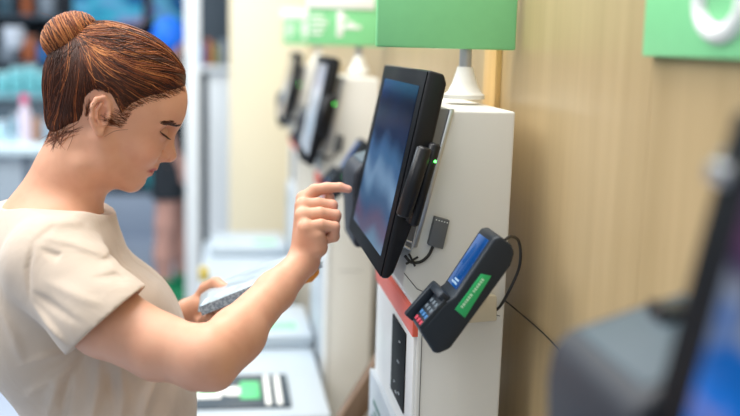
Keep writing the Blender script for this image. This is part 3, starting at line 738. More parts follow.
# short fine hairs softening the hairline
hl = [(188, 89), (176, 93.5), (163, 98), (144, 103.5), (133, 110), (127, 120), (120.5, 126), (115, 122)]
nape = [(87, 110), (84, 124), (73, 131), (61, 139), (50, 146)]
for line, cnt_ in ((hl, 420), (nape, 260)):
    sp = np.array(spline(line, 12))
    for _ in range(cnt_):
        k = sp[rng.integers(0, len(sp))]; sg = 1 if rng.random() < 0.7 else -1
        o0 = -0.5+(3.2 if line is hl else 6.5)*rng.random()**1.8
        dr = np.array([0.35, 1.0])*o0 if line is hl else np.array([-0.15, 1.0])*o0
        a = np.array([k[0]+dr[0], k[1]+dr[1]]); gdir = (np.array([-0.9, -0.42]) if line is hl else np.array([0.25, -1.0]))+rng.normal(0, 0.16, 2)
        ln = rng.uniform(9, 17); e = a+gdir*ln
        lat = 48*S
        q = []
        for t in np.linspace(0, 1, 6):
            m_ = a*(1-t)+e*t; r_ = P(m_[0], m_[1], 1.0)-np.array([0, 0, EYE]); hit = None
            for l_ in np.linspace(0.085, 0, 86):
                w_ = r_*(YC-l_)+np.array([0, 0, EYE]); q_ = (w_, l_); q.append((t, w_, l_))
        arr = np.array([x[1] for x in q], F4); dd = np.minimum(face_sdf(arr), hair_sdf2(arr)).reshape(6, 86); ar3 = arr.reshape(6, 86, 3)
        path = []
        for i in range(6):
            w_ = np.nonzero(dd[i] < 0.0006)[0]
            if len(w_) == 0: break
            pt_ = ar3[i, w_[0]].astype(float).copy(); pt_[1] = YC-sg*(YC-pt_[1]); path.append(pt_)
        if len(path) >= 4: W2.append(np.array(path))
strands('loose_strand', W2, hm, list(rng.choice([0, 1, 2], size=len(W2), p=[0.4, 0.4, 0.2])), rng.uniform(0.00012, 0.00026, len(W2)), hair)['kind'] = 'stuff'
# eyebrows and lashes
for sgn in (1, -1):
    paths = []
    for i in range(150):
        t = rng.random(); c = np.array(spline([(162.5, 120.6, 31), (169, 116.6, 22), (178, 120.5, 8)], 20))
        k = c[int(t*40)]; w_ = 1.7*(0.25+0.75*math.sin(math.pi*min(1, t*0.9+0.12)))
        a = H(k[0], k[1]+rng.uniform(-w_, w_), sgn*k[2]); b_ = a+(H(-4.5, -0.9, 2.6*sgn)-H(0, 0, 0))
        q = np.stack([a, (a+b_)/2, b_]).astype(F4)
        for _ in range(5): q = q-grad(body_sdf, q)*(body_sdf(q)-F4(0.0004))[:, None]
        paths.append(q.astype(float))
    strands('eyebrow', paths, [hm[0]], [0]*len(paths), np.full(len(paths), 0.00026), woman)['kind'] = 'stuff'
    paths = []
    for i in range(34):
        t = i/33; c = np.array([(160.0+0.0, 131.2, 30.5), (163.5, 134.5, 24), (166.2, 136.0, 15)]); s_ = spline(c, 17); k = s_[i]
        a = H(k[0], k[1], sgn*k[2]); q = a[None].astype(F4)
        for _ in range(6): q = q-grad(body_sdf, q)*(body_sdf(q)+F4(0.0004))[:, None]
        a = q[0].astype(float); b_ = a+(H(4.6, 3.6, 0)-H(0, 0, 0))+np.array([0, -0.0022*sgn, 0]); mid = (a+b_)/2+(H(0.3, 1.2, 0)-H(0, 0, 0))
        paths.append(np.stack([a, mid, b_]))
    strands('eyelash', paths, [hm[0]], [0]*len(paths), np.full(len(paths), 0.00085), woman)['kind'] = 'stuff'
# ------------------------------------------------------------------ self-checkout kiosks
white = mat('kiosk_white', (0.74, 0.74, 0.70), 0.38, vary=(8, 0.015), bump=(900, 0.05))
front_w = mat('kiosk_front_white', (0.80, 0.82, 0.82), 0.35)
blackp = mat('black_plastic', (0.008, 0.009, 0.012), 0.34, spec=0.3, bump=(1200, 0.08))
blackg = mat('black_gloss', (0.005, 0.006, 0.008), 0.45, spec=0.05)
greyp = mat('grey_plastic', (0.17, 0.19, 0.21), 0.42)
metal = mat('brushed_steel', (0.52, 0.54, 0.56), 0.32, metal=0.9)
poleg = mat('pole_grey', (0.42, 0.43, 0.45), 0.30, metal=0.4)
green = mat('sign_green', (0.23, 0.67, 0.31), 0.42, trans=0.0)
signw = mat('sign_lettering', (0.85, 0.88, 0.86), 0.5)
red = mat('orange_red_band', (0.82, 0.13, 0.075), 0.42)
ledg = mat('green_lamp', (0.05, 0.8, 0.1), 0.3, emit=(0.10, 1.0, 0.12), es=6.0)
dongle = mat('dongle_grey', (0.12, 0.13, 0.14), 0.45)
labelg = mat('label_green', (0.02, 0.42, 0.13), 0.45, emit=None)
darkslot = mat('slot_dark', (0.006, 0.007, 0.008), 0.6, spec=0.15)
tan_plate = mat('cream_bracket', (0.62, 0.56, 0.42), 0.45)
panel_bl = mat('panel_grey_blue', (0.50, 0.56, 0.62), 0.4)
glyph = mat('panel_print', (0.10, 0.22, 0.20), 0.6)

def screen_mat(name, ramp, scale, strength, seed=0.0, rough=0.10):
    """an emissive screen: soft blocks of colour"""
    m = bpy.data.materials.new(name); m.use_nodes = True; nt = m.node_tree; b = nt.nodes['Principled BSDF']; L = nt.links.new
    tc = nt.nodes.new('ShaderNodeTexCoord'); mp = nt.nodes.new('ShaderNodeMapping'); mp.inputs['Location'].default_value = (seed, seed*1.7, seed*0.6); mp.inputs['Scale'].default_value = scale
    n = nt.nodes.new('ShaderNodeTexNoise'); n.inputs['Scale'].default_value = 1; n.inputs['Detail'].default_value = 1.5
    r = nt.nodes.new('ShaderNodeValToRGB'); r.color_ramp.elements.remove(r.color_ramp.elements[1])
    for i, (p_, c) in enumerate(ramp):
        e = r.color_ramp.elements[0] if i == 0 else r.color_ramp.elements.new(p_)
        e.position = p_; e.color = (*c, 1)
    L(tc.outputs['Object'], mp.inputs['Vector']); L(mp.outputs['Vector'], n.inputs['Vector']); L(n.outputs['Fac'], r.inputs['Fac'])
    L(r.outputs['Color'], b.inputs['Emission Color']); b.inputs['Emission Strength'].default_value = strength
    b.inputs['Base Color'].default_value = (0.004, 0.005, 0.008, 1); b.inputs['Roughness'].default_value = rough
    return m
def screen_ramp_mat(name, stops, z0, z1, wob, strength, sc=(7, 7, 9), seed=0.0, rough=0.12):
    """an emissive screen whose colours change from its lower to its upper edge"""
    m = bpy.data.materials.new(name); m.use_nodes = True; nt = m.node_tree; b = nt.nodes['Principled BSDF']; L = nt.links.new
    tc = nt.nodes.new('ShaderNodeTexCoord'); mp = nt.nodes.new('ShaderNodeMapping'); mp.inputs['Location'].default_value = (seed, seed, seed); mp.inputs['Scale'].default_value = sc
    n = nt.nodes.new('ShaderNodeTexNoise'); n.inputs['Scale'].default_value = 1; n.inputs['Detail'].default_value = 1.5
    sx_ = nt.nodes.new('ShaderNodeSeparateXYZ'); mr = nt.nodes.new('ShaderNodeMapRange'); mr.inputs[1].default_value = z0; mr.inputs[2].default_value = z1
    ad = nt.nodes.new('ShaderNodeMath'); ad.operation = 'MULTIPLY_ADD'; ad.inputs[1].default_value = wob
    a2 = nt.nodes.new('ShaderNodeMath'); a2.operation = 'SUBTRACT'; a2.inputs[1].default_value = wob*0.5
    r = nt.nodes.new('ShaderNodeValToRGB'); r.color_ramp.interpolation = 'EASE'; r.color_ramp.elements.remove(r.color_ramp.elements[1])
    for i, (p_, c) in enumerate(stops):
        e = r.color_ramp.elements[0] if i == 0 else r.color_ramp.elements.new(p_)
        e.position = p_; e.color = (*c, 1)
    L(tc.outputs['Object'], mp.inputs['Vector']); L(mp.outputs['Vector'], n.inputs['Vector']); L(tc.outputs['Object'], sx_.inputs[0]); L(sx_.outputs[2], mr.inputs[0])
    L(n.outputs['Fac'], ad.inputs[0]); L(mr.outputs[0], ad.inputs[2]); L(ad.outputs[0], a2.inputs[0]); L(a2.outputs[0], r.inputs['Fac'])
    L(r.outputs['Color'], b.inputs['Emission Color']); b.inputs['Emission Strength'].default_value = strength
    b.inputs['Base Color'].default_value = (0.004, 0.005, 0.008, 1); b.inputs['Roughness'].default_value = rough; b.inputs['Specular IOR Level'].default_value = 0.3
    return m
scrB = screen_ramp_mat('screen_blue_reflection', [(0.02, (0.02, 0.06, 0.13)), (0.14, (0.12, 0.20, 0.30)), (0.26, (0.10, 0.07, 0.13)), (0.38, (0.03, 0.07, 0.16)), (0.50, (0.14, 0.24, 0.38)), (0.60, (0.04, 0.10, 0.22)), (0.72, (0.006, 0.016, 0.055)), (0.9, (0.003, 0.006, 0.02))], 1.30, 1.57, 0.5, 1.0, (5, 6, 3), 3.1)  # blurred reflections of the shop, painted as emission
scrC = screen_mat('screen_pale_reflection', [(0.35, (0.16, 0.24, 0.34)), (0.5, (0.40, 0.50, 0.64)), (0.66, (0.66, 0.72, 0.80))], (5, 5, 8), 0.7, 7.7)  # pale reflection at grazing view, painted as emission
scrA = screen_ramp_mat('screen_bright_blue', [(0.30, (0.0, 0.03, 0.12)), (0.42, (0.0, 0.14, 0.60)), (0.52, (0.16, 0.20, 0.55)), (0.57, (0.0, 0.16, 0.65)), (0.66, (0.0, 0.10, 0.40)), (0.71, (0.22, 0.26, 0.34)), (0.77, (0.04, 0.02, 0.06)), (0.83, (0.10, 0.04, 0.10)), (0.92, (0.01, 0.015, 0.03))], 1.30, 1.57, 0.32, 0.9, (22, 26, 30), 1.3)
termscr = screen_mat('terminal_display', [(0.3, (0.0, 0.05, 0.22)), (0.7, (0.01, 0.12, 0.42))], (20, 20, 20), 1.0, 0.3)

def q2(px, py, Y):
    a = P(px, py, Y); return (a[0], a[2])
CX = 0.315

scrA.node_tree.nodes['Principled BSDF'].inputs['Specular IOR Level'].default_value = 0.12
def make_kiosk(label, scr=scrB, scr_name='dark blue screen with painted reflections'):
    root = thing('self_checkout_kiosk', (CX, 1.44, 0), label, 'kiosk', 'self-checkout kiosks along the wooden wall')
    YN, YF = 1.28, 1.62
    xf, xb = 0.2555, 0.3775
    zt = 1.5395
    # cabinet: sloping upper front, ledge, straight lower front
    prof = [(0.362, 0.0), (xb-0.004, 1.0), (xb, zt), (P(447, 109, YN)[0], zt), (0.2345, 1.322), (0.232, 1.305), (xf, 1.268), (xf, 1.232), (xf+0.001, 0.0)]
    cab = B().prism(prof, YN, YF, 0.0035, 3).build('cabinet', white, root)
    # thin seams on the near side
    sm = B()
    sm.box((0.2615, YN-0.0006, 0.03), (0.2625, YN+0.001, 1.262))
    a = P(404, 273, YN); b = P(417, 289, YN); c = P(455, 305, YN); d = P(500, 316, YN)
    for s, t in ((a, b), (b, c), (c, d)):
        s = np.array([s[0], YN, s[2]]); t = np.array([t[0], YN, t[2]]); sm.tube([s, t], 0.0006, 6)
    sm.box((0.285, YN-0.0005, 1.05), (0.345, YN+0.001, 1.0512))
    sm.build('panel_seam', mat('seam_dark', (0.10, 0.10, 0.10), 0.7), root)
    # steel trim up the sloping front edge
    t0 = P(413, 250, YN); t1 = P(452, 106, YN)
    dx = (t1[0]-t0[0])/(t1[2]-t0[2])
    tr = B(); z0, z1 = t0[2]+0.004, zt+0.002
    def X(z): return t0[0]+(z-t0[2])*dx
    tr.prism([(X(z0)-0.0025, z0), (X(z1)-0.0025, z1), (X(z1)+0.0040, z1), (X(z0)+0.0040, z0)], YN-0.004, YN+0.003, 0.001)
    tr.build('edge_trim', metal, root)
    gr = B(); gr.prism([(X(z0)-0.022, z0), (X(z1)-0.022, z1), (X(z1)-0.0025, z1), (X(z0)-0.0025, z0)], YN-0.002, YF, 0.001)
    gr.build('front_panel', mat('front_grey', (0.22, 0.23, 0.25), 0.4), root)
    # front skin with red band, slot, print panel (all facing the aisle)
    fr = B(); fr.box((xf-0.004, YN+0.004, 0.05), (xf+0.001, YF-0.004, 1.235), 0.0015); fr.build('front_skin', front_w, root)
    B().prism([(xf-0.0065, 1.234), (xf-0.0065, 1.266), (xf+0.002, 1.270), (xf+0.002, 1.234)], YN+0.001, YF, 0.0008).build('red_band', red, root)
    sl = B()
    y0, y1 = 1.335, 1.445
    sl.box((xf-0.0062, y0, 1.105), (xf-0.0035, y1, 1.222), 0.0008)
    slot = sl.build('receipt_slot', darkslot, root)
    for (ya, za, wd_) in ((0.040, 1.166, 0.014), (0.036, 1.198, 0.008), (0.030, 1.122, 0.010), (0.052, 1.116, 0.012), (0.070, 1.127, 0.008)):
        B().box((xf-0.0074, y0+ya, za), (xf-0.006, y0+ya+wd_, za+0.0022), 0.0004).build('slot_glint', metal, slot)  # glints in the slot, modelled as small steel bars
    lp = B(); lp.box((xf-0.012, YN+0.05, 0.80), (xf-0.003, YF+0.001, 1.078), 0.0015)
    lpn = lp.build('print_panel', panel_bl, root)
    for (ya, yb, za, zb) in ((1.50, 1.57, 1.035, 1.042), (1.50, 1.56, 1.020, 1.026), (1.52, 1.585, 1.005, 1.011), (1.37, 1.42, 1.030, 1.040), (1.38, 1.43, 1.012, 1.020), (1.50, 1.58, 0.985, 0.992)):
        B().box((xf-0.0128, ya, za), (xf-0.0115, yb, zb)).build('panel_print', glyph, lpn)
    # monitor: leaning back, wide side along the wall
    YM0, YM1 = 1.247, 1.598
    mt0 = P(429, 70, YM0); mb0 = P(381, 278.5, YM0)
    top = np.array([mt0[0], mt0[2]]); bot = np.array([mb0[0], mb0[2]])
    ud = (top-bot)/np.linalg.norm(top-bot); nb = np.array([ud[1], -ud[0]])      # up the screen / towards the wall
    Lh = np.linalg.norm(top-bot)
    def at(h, dpt): q = bot+ud*h+nb*dpt; return (q[0], q[1])
    mon = B()
    mon.prism([at(0, 0), at(Lh, 0), at(Lh-0.001, 0.0205), at(Lh-0.012, 0.0265), at(0.085, 0.0265), at(0.010, 0.0150), at(0.001, 0.0100)], YM0, YM1, 0.0035, 3)
    mon.prism([at(0.03, 0.018), at(Lh-0.04, 0.018), at(Lh-0.06, 0.034), at(0.06, 0.034)], YM0+0.05, YM1-0.05, 0.004)
    monitor = mon.build('monitor', blackp, root)
    def quad(y0, y1, h0, h1, d0, d1):
        a0, a1, a2, a3 = at(h0, d0), at(h1, d0), at(h1, d1), at(h0, d1)
        return [a0, a1, a2, a3], y0, y1
    bz = B(); bz.prism(*quad(YM0+0.002, YM1-0.002, 0.002, Lh-0.002, -0.0015, 0.0005), 0.0006); bz.build('bezel_glass', blackg, monitor)
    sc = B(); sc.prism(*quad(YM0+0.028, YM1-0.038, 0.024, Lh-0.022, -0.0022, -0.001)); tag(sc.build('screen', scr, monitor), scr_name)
    # swivel arm behind the monitor
    ar = B(); ar.prism(*quad(1.38, 1.46, 0.09, 0.17, 0.030, 0.058), 0.004); ar.build('monitor_mount', blackp, root)
    # card reader clipped on the near edge: two upright black bars, one with a green light
    cr = B()
    def bar(p0, p1, Y, r, ry):
        a = P(*p0, Y); c = P(*p1, Y); t = B(); t.tube([a, a+(c-a)*0.02, a+(c-a)*0.98, c], [r*0.72, r, r, r*0.72], 14)
        return t
    a = P(425, 147, 1.225); c = P(403, 217, 1.225)
    cr.tube([a, a+(c-a)*0.03, a+(c-a)*0.97, c], [0.0065, 0.0098, 0.0098, 0.0065], 16)
    a = P(435.5, 143, 1.238); c = P(412.5, 226, 1.238)
    cr.tube([a, a+(c-a)*0.03, a+(c-a)*0.97, c], [0.0045, 0.0078, 0.0078, 0.0045], 16)
    a = P(430, 160, 1.242); c = P(410, 222, 1.242)
    cr.tube([a, c], [0.006, 0.006], 12)
    reader = cr.build('card_reader', blackp, root, angle=math.radians(60))
    B().ball(P(435.2, 161.5, 1.2285), 0.0018).build('status_light', ledg, reader)
    br = B()
    for o in ((409, 226, 404, 246), (417, 226, 411, 250)): br.tube([P(o[0], o[1], 1.262), P(o[2], o[3], 1.262)], 0.0016, 8)
    br.tube([P(404, 246, 1.262), P(411, 250, 1.262)], 0.0016, 8); br.tube([P(406, 240, 1.262), P(413, 243, 1.262)], 0.0012, 8)
    br.build('reader_bracket', metal, root)
    # dongle stuck on the side with its short cable
    U = [(435, 216.5), (450, 220.5), (443, 249.5), (428, 245)]
    A = [P(x, y, YN-0.010) for x, y in U]; Q = [np.array([q[0], YN, q[2]]) for q in A]
    dg = B().hull(A, Q, 0.0012).build('adapter_box', dongle, root)
    pn = B()
    for k in range(5): pn.box(P(436.5+k*2.7, 219.8+k*0.75, YN-0.0112)-0.0007, P(436.5+k*2.7, 219.8+k*0.75, YN-0.0112)+0.0007)
    pn.build('adapter_pins', signw, dg)
    cb = B(); cb.tube(spline([P(433, 246.5, YN-0.005), P(428, 256, YN-0.007), P(420, 262, YN-0.008), P(411, 262, YN-0.009), P(405, 256, YN-0.012)], 6), 0.0021, 8)
    cb.tube([P(409, 254, YN-0.012), P(415, 266, YN-0.010)], 0.0016, 8); cb.tube([P(406, 264, YN-0.012), P(418, 257, YN-0.010)], 0.0016, 8)
    cb.build('adapter_cable', mat('cable_black', (0.012, 0.012, 0.013), 0.45), root)
    # scanner box on the far side of the monitor, its pale top sloping to the aisle
    sy0, sy1 = 1.600, 1.742
    sb = B()
    sb.prism([(0.209, 1.290), (0.203, 1.395), (0.206, 1.418), (0.217, 1.430), (0.296, 1.456), (0.315, 1.444), (0.320, 1.30)], sy0, sy1, 0.010, 4)
    scb = sb.build('scanner_box', mat('scanner_grey', (0.020, 0.024, 0.034), 0.5, spec=0.35), root)
    B().prism([(0.219, 1.4285), (0.295, 1.4545), (0.294, 1.4580), (0.220, 1.4325)], sy0+0.014, sy1-0.014, 0.001).build('scanner_lid', mat('lid_pale', (0.055, 0.085, 0.110), 0.55, spec=0.35), scb)
    B().box((0.262, sy0+0.085, 1.442), (0.290, sy0+0.115, 1.457), 0.002).build('lid_catch', blackp, scb)
    # payment terminal hung in front of the near side
    TY0, TY1 = 1.135, 1.200
    ox = [(420, 331), (433.7, 353.2), (439, 354.2), (450.5, 349), (511, 266), (515, 253), (512, 245), (501, 236.5), (494, 238), (455.5, 296), (444, 304)]
    body = B().prism([q2(*q, TY0) for q in ox], TY0, TY1, 0.004, 4)
    term = tag(body.build('payment_terminal', mat('terminal_grey', (0.013, 0.020, 0.030), 0.42, spec=0.35, bump=(1500, 0.1)), root), 'dark card payment terminal held on the kiosk side')
    # front face runs from (420,331) to (494,238); its outward normal points at the shopper
    pA = np.array(q2(420, 331, TY0)); pB = np.array(q2(444, 304, TY0)); pC = np.array(q2(455.5, 296, TY0)); pD = np.array(q2(494, 238, TY0))
    def face_pt(a, b, t, o):
        d_ = (b-a); ln = np.linalg.norm(d_); d_ = d_/ln; n_ = np.array([-d_[1], d_[0]]); q = a+d_*t+n_*o; return q
    def face_box(bb, a, b, t0, t1, y0, y1, o0, o1, w=0.0):
        bb.prism([tuple(face_pt(a, b, t0, o0)), tuple(face_pt(a, b, t1, o0)), tuple(face_pt(a, b, t1, o1)), tuple(face_pt(a, b, t0, o1))], y0, y1, w)
    Lk = float(np.linalg.norm(pB-pA)); Ld = float(np.linalg.norm(pD-pC))
    hd = B()
    face_box(hd, pA, pB, -0.002, Lk+0.010, TY1-0.012, TY1-0.0005, -0.004, 0.0105, 0.0025)      # far wall of the hood
    face_box(hd, pA, pB, Lk+0.000, Lk+0.011, TY0+0.003, TY1-0.001, -0.004, 0.0100, 0.0025)     # top wall
    face_box(hd, pA, pB, 0.002, Lk+0.004, TY0+0.0005, TY0+0.004, -0.003, 0.0035, 0.001)        # low near wall
    hd.build('keypad_hood', MATS['terminal_grey'], term)
    ds = B(); face_box(ds, pC, pD, 0.006, Ld-0.006, TY0+0.010, TY1-0.010, -0.001, 0.0012, 0.0004); ds.build('terminal_display', termscr, term)
    tb = B()
    for t_, w_ in ((0.010, 0.026), (0.0145, 0.020)): face_box(tb, pC, pD, t_, t_+0.0022, TY0+0.016, TY0+0.016+w_, 0.0012, 0.0015)
    tb.build('display_text', mat('display_ink', (0.30, 0.45, 0.62), 0.5), term)
    kc = [mat('key_red', (0.42, 0.03, 0.06), 0.5), mat('key_blue', (0.03, 0.14, 0.34), 0.5), mat('key_grey', (0.10, 0.13, 0.16), 0.5)]
    st = Lk/4.6
    for r_ in range(4):
        for c_ in range(3):
            kb = B(); face_box(kb, pA, pB, 0.004+r_*st, 0.004+r_*st+st*0.62, TY0+0.009+c_*0.0135, TY0+0.0175+c_*0.0135, -0.001, 0.0022, 0.0008)
            ko = kb.build('key', kc[0] if (r_ == 0) else (kc[1] if r_ == 1 else kc[2]), term)
            if r_ < 2: ko['label'] = 'red key' if r_ == 0 else 'blue key'
    lb = B().prism([q2(*q, TY0-0.001) for q in ((455, 309.5), (481, 274), (491.5, 276), (465, 318))], TY0-0.0012, TY0+0.001, 0.0004)
    lab = lb.build('green_label', labelg, term)
    # worn printing on the label
    lt = B(); a0 = np.array(q2(461.5, 307.5, TY0-0.001)); a1 = np.array(q2(483.5, 278.5, TY0-0.001)); dl = a1-a0; L0 = np.linalg.norm(dl); dl /= L0; nl = np.array([dl[1], -dl[0]])
    t_ = 0.0; k = 0
    while t_ < L0-0.003:
        wdt = [0.0022, 0.003, 0.0018, 0.0026][k % 4]
        c0 = a0+dl*t_-nl*0.0016; 
        lt.prism([tuple(c0), tuple(c0+dl*wdt), tuple(c0+dl*wdt+nl*0.0034), tuple(c0+nl*0.0034)], TY0-0.0016, TY0-0.001)
        t_ += wdt+0.0011+(0.002 if k % 6 == 5 else 0); k += 1
    lt.build('label_print', mat('label_print_white', (0.55, 0.85, 0.60), 0.5), lab)
    # bracket plate and cable of the terminal
    bp_ = B(); A = [P(x, y, YN-0.012) for x, y in ((456, 292), (497, 296), (497, 321), (452, 325))]
    bp_.hull(A, [np.array([q[0], YN, q[2]]) for q in A], 0.002); m0 = P(478, 300, 1.21)
    bp_.tube([m0, np.array([m0[0]+0.002, YN, m0[2]])], 0.012, 16)
    bp_.build('terminal_bracket', tan_plate, root)
    tcab = B().tube(spline([P(505, 240, 1.175), P(511, 236.5, 1.19), P(518, 240, 1.215), P(520.5, 252, 1.235), P(519, 268, 1.255), P(511, 287, 1.27), P(501, 305, 1.274), P(493, 313, 1.274), P(491, 319, 1.276)], 7), 0.0020, 10)
    tcab.build('terminal_cable', MATS['cable_black'], root)
    # pole with its flared foot, and the green sign
    pc = P(464, 98, 1.44); pcx = pc[0]
    pf = B().lathe((pcx, 1.44), [(0.030, zt+0.008), (0.030, zt+0.014), (0.0245, zt+0.018), (0.0185, zt+0.030), (0.0130, zt+0.048), (0.0115, zt+0.054)], 32)
    pf.build('pole_foot', white, root, angle=math.radians(50))
    B().lathe((pcx, 1.44), [(0.0090, zt+0.05), (0.0090, 1.70)], 24).build('sign_pole', poleg, root)
    s0 = P(375.5, 45, 1.425); s1 = P(515, 50, 1.425)
    zb = 1.619
    sg = B().box((s0[0], 1.421, zb), (s1[0], 1.429, zb+0.13), 0.003, 3)
    sign = sg.build('sign', green, root)
    return root, sign, pcx
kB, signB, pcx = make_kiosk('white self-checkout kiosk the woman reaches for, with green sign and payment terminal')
def set_screen(root, scr, name):
    for ch in root.children:
        if ch.name.split('.')[0] == 'monitor':
            for g in ch.children:
                if g.name.split('.')[0] == 'screen':
                    g.data = g.data.copy(); g.data.materials[0] = scr; g['label'] = name
def shift(root, dy, label):
    c = copy_tree(root); c.location.y += dy; ORG[c.name] = np.array(c.location); c['label'] = label; return c
kC = shift(kB, 1.20, 'white self-checkout kiosk directly behind the one in use, pale screen')
set_screen(kC, scrC, 'pale blue screen with painted reflection')
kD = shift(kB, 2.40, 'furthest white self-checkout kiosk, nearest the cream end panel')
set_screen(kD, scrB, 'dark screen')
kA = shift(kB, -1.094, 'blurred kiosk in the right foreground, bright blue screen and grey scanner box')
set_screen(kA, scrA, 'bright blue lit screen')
kA.location.x += 0.018; ORG[kA.name] = np.array(kA.location)
bpy.context.view_layer.update()
# the foreground kiosk carries no green board of its own: its board is fixed on the wall
for ch in list(kA.children):
    if ch.name.split('.')[0] in ('sign', 'sign_pole', 'pole_foot'): bpy.data.objects.remove(ch)
# silver latch at the far edge of the foreground monitor
for ch in kA.children:
    if ch.name.split('.')[0] == 'monitor':
        a = P(735, 176, 0.492)
        bb = B().box((a[0]-0.008, 0.488, a[2]-0.006), (a[0]+0.010, 0.512, a[2]+0.006), 0.003)
        bb.box((a[0]-0.002, 0.490, a[2]+0.002), (a[0]+0.018, 0.512, a[2]+0.0125), 0.003)
        ORG[ch.name] = np.array(kA.location)
        bb.build('edge_clip', metal, ch)
# lettering on the signs of the kiosks behind
def sign_marks(root, dy):
    for ch in root.children:
        if ch.name.split('.')[0] == 'sign':
            ORG[ch.name] = np.array(root.location); Y = 1.420+dy
            def r(x0, y0, x1, y1):
                a = P(x0, y0, 1.420+1.2); b = P(x1, y1, 1.420+1.2); return (a[0], Y-0.001, b[2]), (b[0], Y+0.002, a[2])
            t = B()
            for q in ((311, 15, 324, 18), (311, 20.5, 328, 24), (311, 26.5, 325, 29.5), (311, 32, 322, 35), (337, 11, 343, 37), (343, 16, 348, 20), (343, 25, 361, 29.5), (348, 21.5, 354, 25)):
                t.box(*r(*q), 0.001)
            t.build('sign_lettering', signw, ch)
            h = B(); a = P(306.5, 8.5, 2.62); b = P(371, 8.5, 2.62)
            h.box((a[0], Y-0.003, P(307, 8, 2.62)[2]), (b[0]+0.01, Y+0.011, 1.749), 0.001)
            h.build('sign_header', signw, ch)
sign_marks(kC, 1.20); sign_marks(kD, 2.40)

# green board on the wall at the right with a white ring
wb = B().box((WX-0.012, 0.62, 1.617), (WX-0.001, 0.957, 1.80), 0.002)
board = thing('wall_sign', (WX, 0.80, 1.60), 'green board with a white ring mark fixed on the wooden wall', 'sign')
wb.build('sign_board', green, board)
ring = []
cy, cz, ry, rz = 0.797, 1.664, 0.038, 0.0265
ring = B().tube([(WX-0.0125, cy+ry*math.cos(a), cz+rz*math.sin(a)) for a in np.linspace(0, 2*math.pi, 49)[:-1]], 0.0088, 10, closed=True)
ring.build('ring_mark', signw, board)

# cable hanging across the wall from the kiosk
cw = B().tube(spline([P(503, 299, 1.30), PXc(520, 313, WX-0.004), PXc(545, 335, WX-0.003), PXc(568, 360, WX-0.003)], 8), 0.0010, 6)
tag(cw.build('wall_cable', MATS['cable_black'], None), 'thin dark cable running down the wooden wall beside the kiosk', 'cable')

# leaning wooden brace between the two nearer kiosks
a = P(390, 362, 1.86); b_ = np.array([a[0]-(a[2])*0.62, 1.86, 0.0])
d = (a-b_); top = b_+d*((0.412-b_[0])/d[0]) if d[0] > 0 else a
brace = B().hull([b_+np.array(o) for o in ((-0.014, -0.02, 0.0), (0.02, -0.02, 0.0), (0.02, 0.02, 0), (-0.014, 0.02, 0))], [top+np.array(o) for o in ((-0.026, -0.02, 0.02), (0.004, -0.02, -0.012), (0.004, 0.02, -0.012), (-0.026, 0.02, 0.02))], 0.002)
tag(brace.build('wooden_brace', wood('old_timber', (0.13, 0.075, 0.04), (0.22, 0.14, 0.085), grain=(40, 40, 6))), 'brown wooden brace leaning on the wall behind the kiosk in use', 'plank')

# bagging counters beside the far kiosks
cnt_m = mat('counter_grey', (0.42, 0.50, 0.58), 0.35, vary=(5, 0.04)); cnt_w = mat('counter_white', (0.43, 0.50, 0.56), 0.32)
mat_b = mat('scanner_mat', (0.035, 0.055, 0.075), 0.35)
def counter(dy, label, plate=True):
    Y0, Y1 = 0.93+dy, 1.75+dy
    xl, xr = -0.090, 0.236
    root = thing('bagging_counter', (0.0, 1.35+dy, 0), label, 'counter', 'bagging counters beside the kiosks')
    B().box((xl+0.01, Y0+0.01, 0.0), (xr-0.01, Y1-0.01, 0.775), 0.006).build('counter_body', cnt_m, root)
    tp = B().box((xl, Y0, 0.775), (xr, Y1, 0.80), 0.006, 3).build('counter_top', cnt_w, root)
    if plate:
        mt = B().box((xl+0.015, Y0+0.05, 0.80), (0.150, Y0+0.275, 0.806), 0.004).build('scanner_plate', mat_b, root)
        g = B(); g.box((-0.070, Y0+0.11, 0.8055), (-0.010, Y0+0.20, 0.8068), 0.0005); g.lathe((0.018, Y0+0.155), [(0.030, 0.8055), (0.030, 0.8068)], 28)
        for k in range(2): g.box((0.092+k*0.026, Y0+0.06, 0.8055), (0.104+k*0.026, Y0+0.265, 0.8068), 0.0005)
        g.build('plate_print', signw, mt)
        g = B(); g.box((-0.065, Y0+0.145, 0.8066), (-0.020, Y0+0.168, 0.8074)); g.box((0.034, Y0+0.10, 0.8060), (0.080, Y0+0.22, 0.8072), 0.0004)
        g.build('plate_print_green', labelg if False else mat('print_green', (0.10, 0.55, 0.22), 0.5), mt)
    rs = B().box((xl+0.03, Y0+0.50, 0.80), (xr, Y1, 0.838), 0.006, 3).build('scale_plate', cnt_w, root)
    B().box((0.110, Y0+0.56, 0.838), (0.195, Y0+0.63, 0.8395), 0.0004).build('scale_label', mat('print_pale_green', (0.25, 0.68, 0.38), 0.5), rs)
    return root
counter(1.20, 'nearer bagging counter with a black printed plate below her elbow')
counter(2.40, 'further bagging counter, seen above the packet she holds', False)

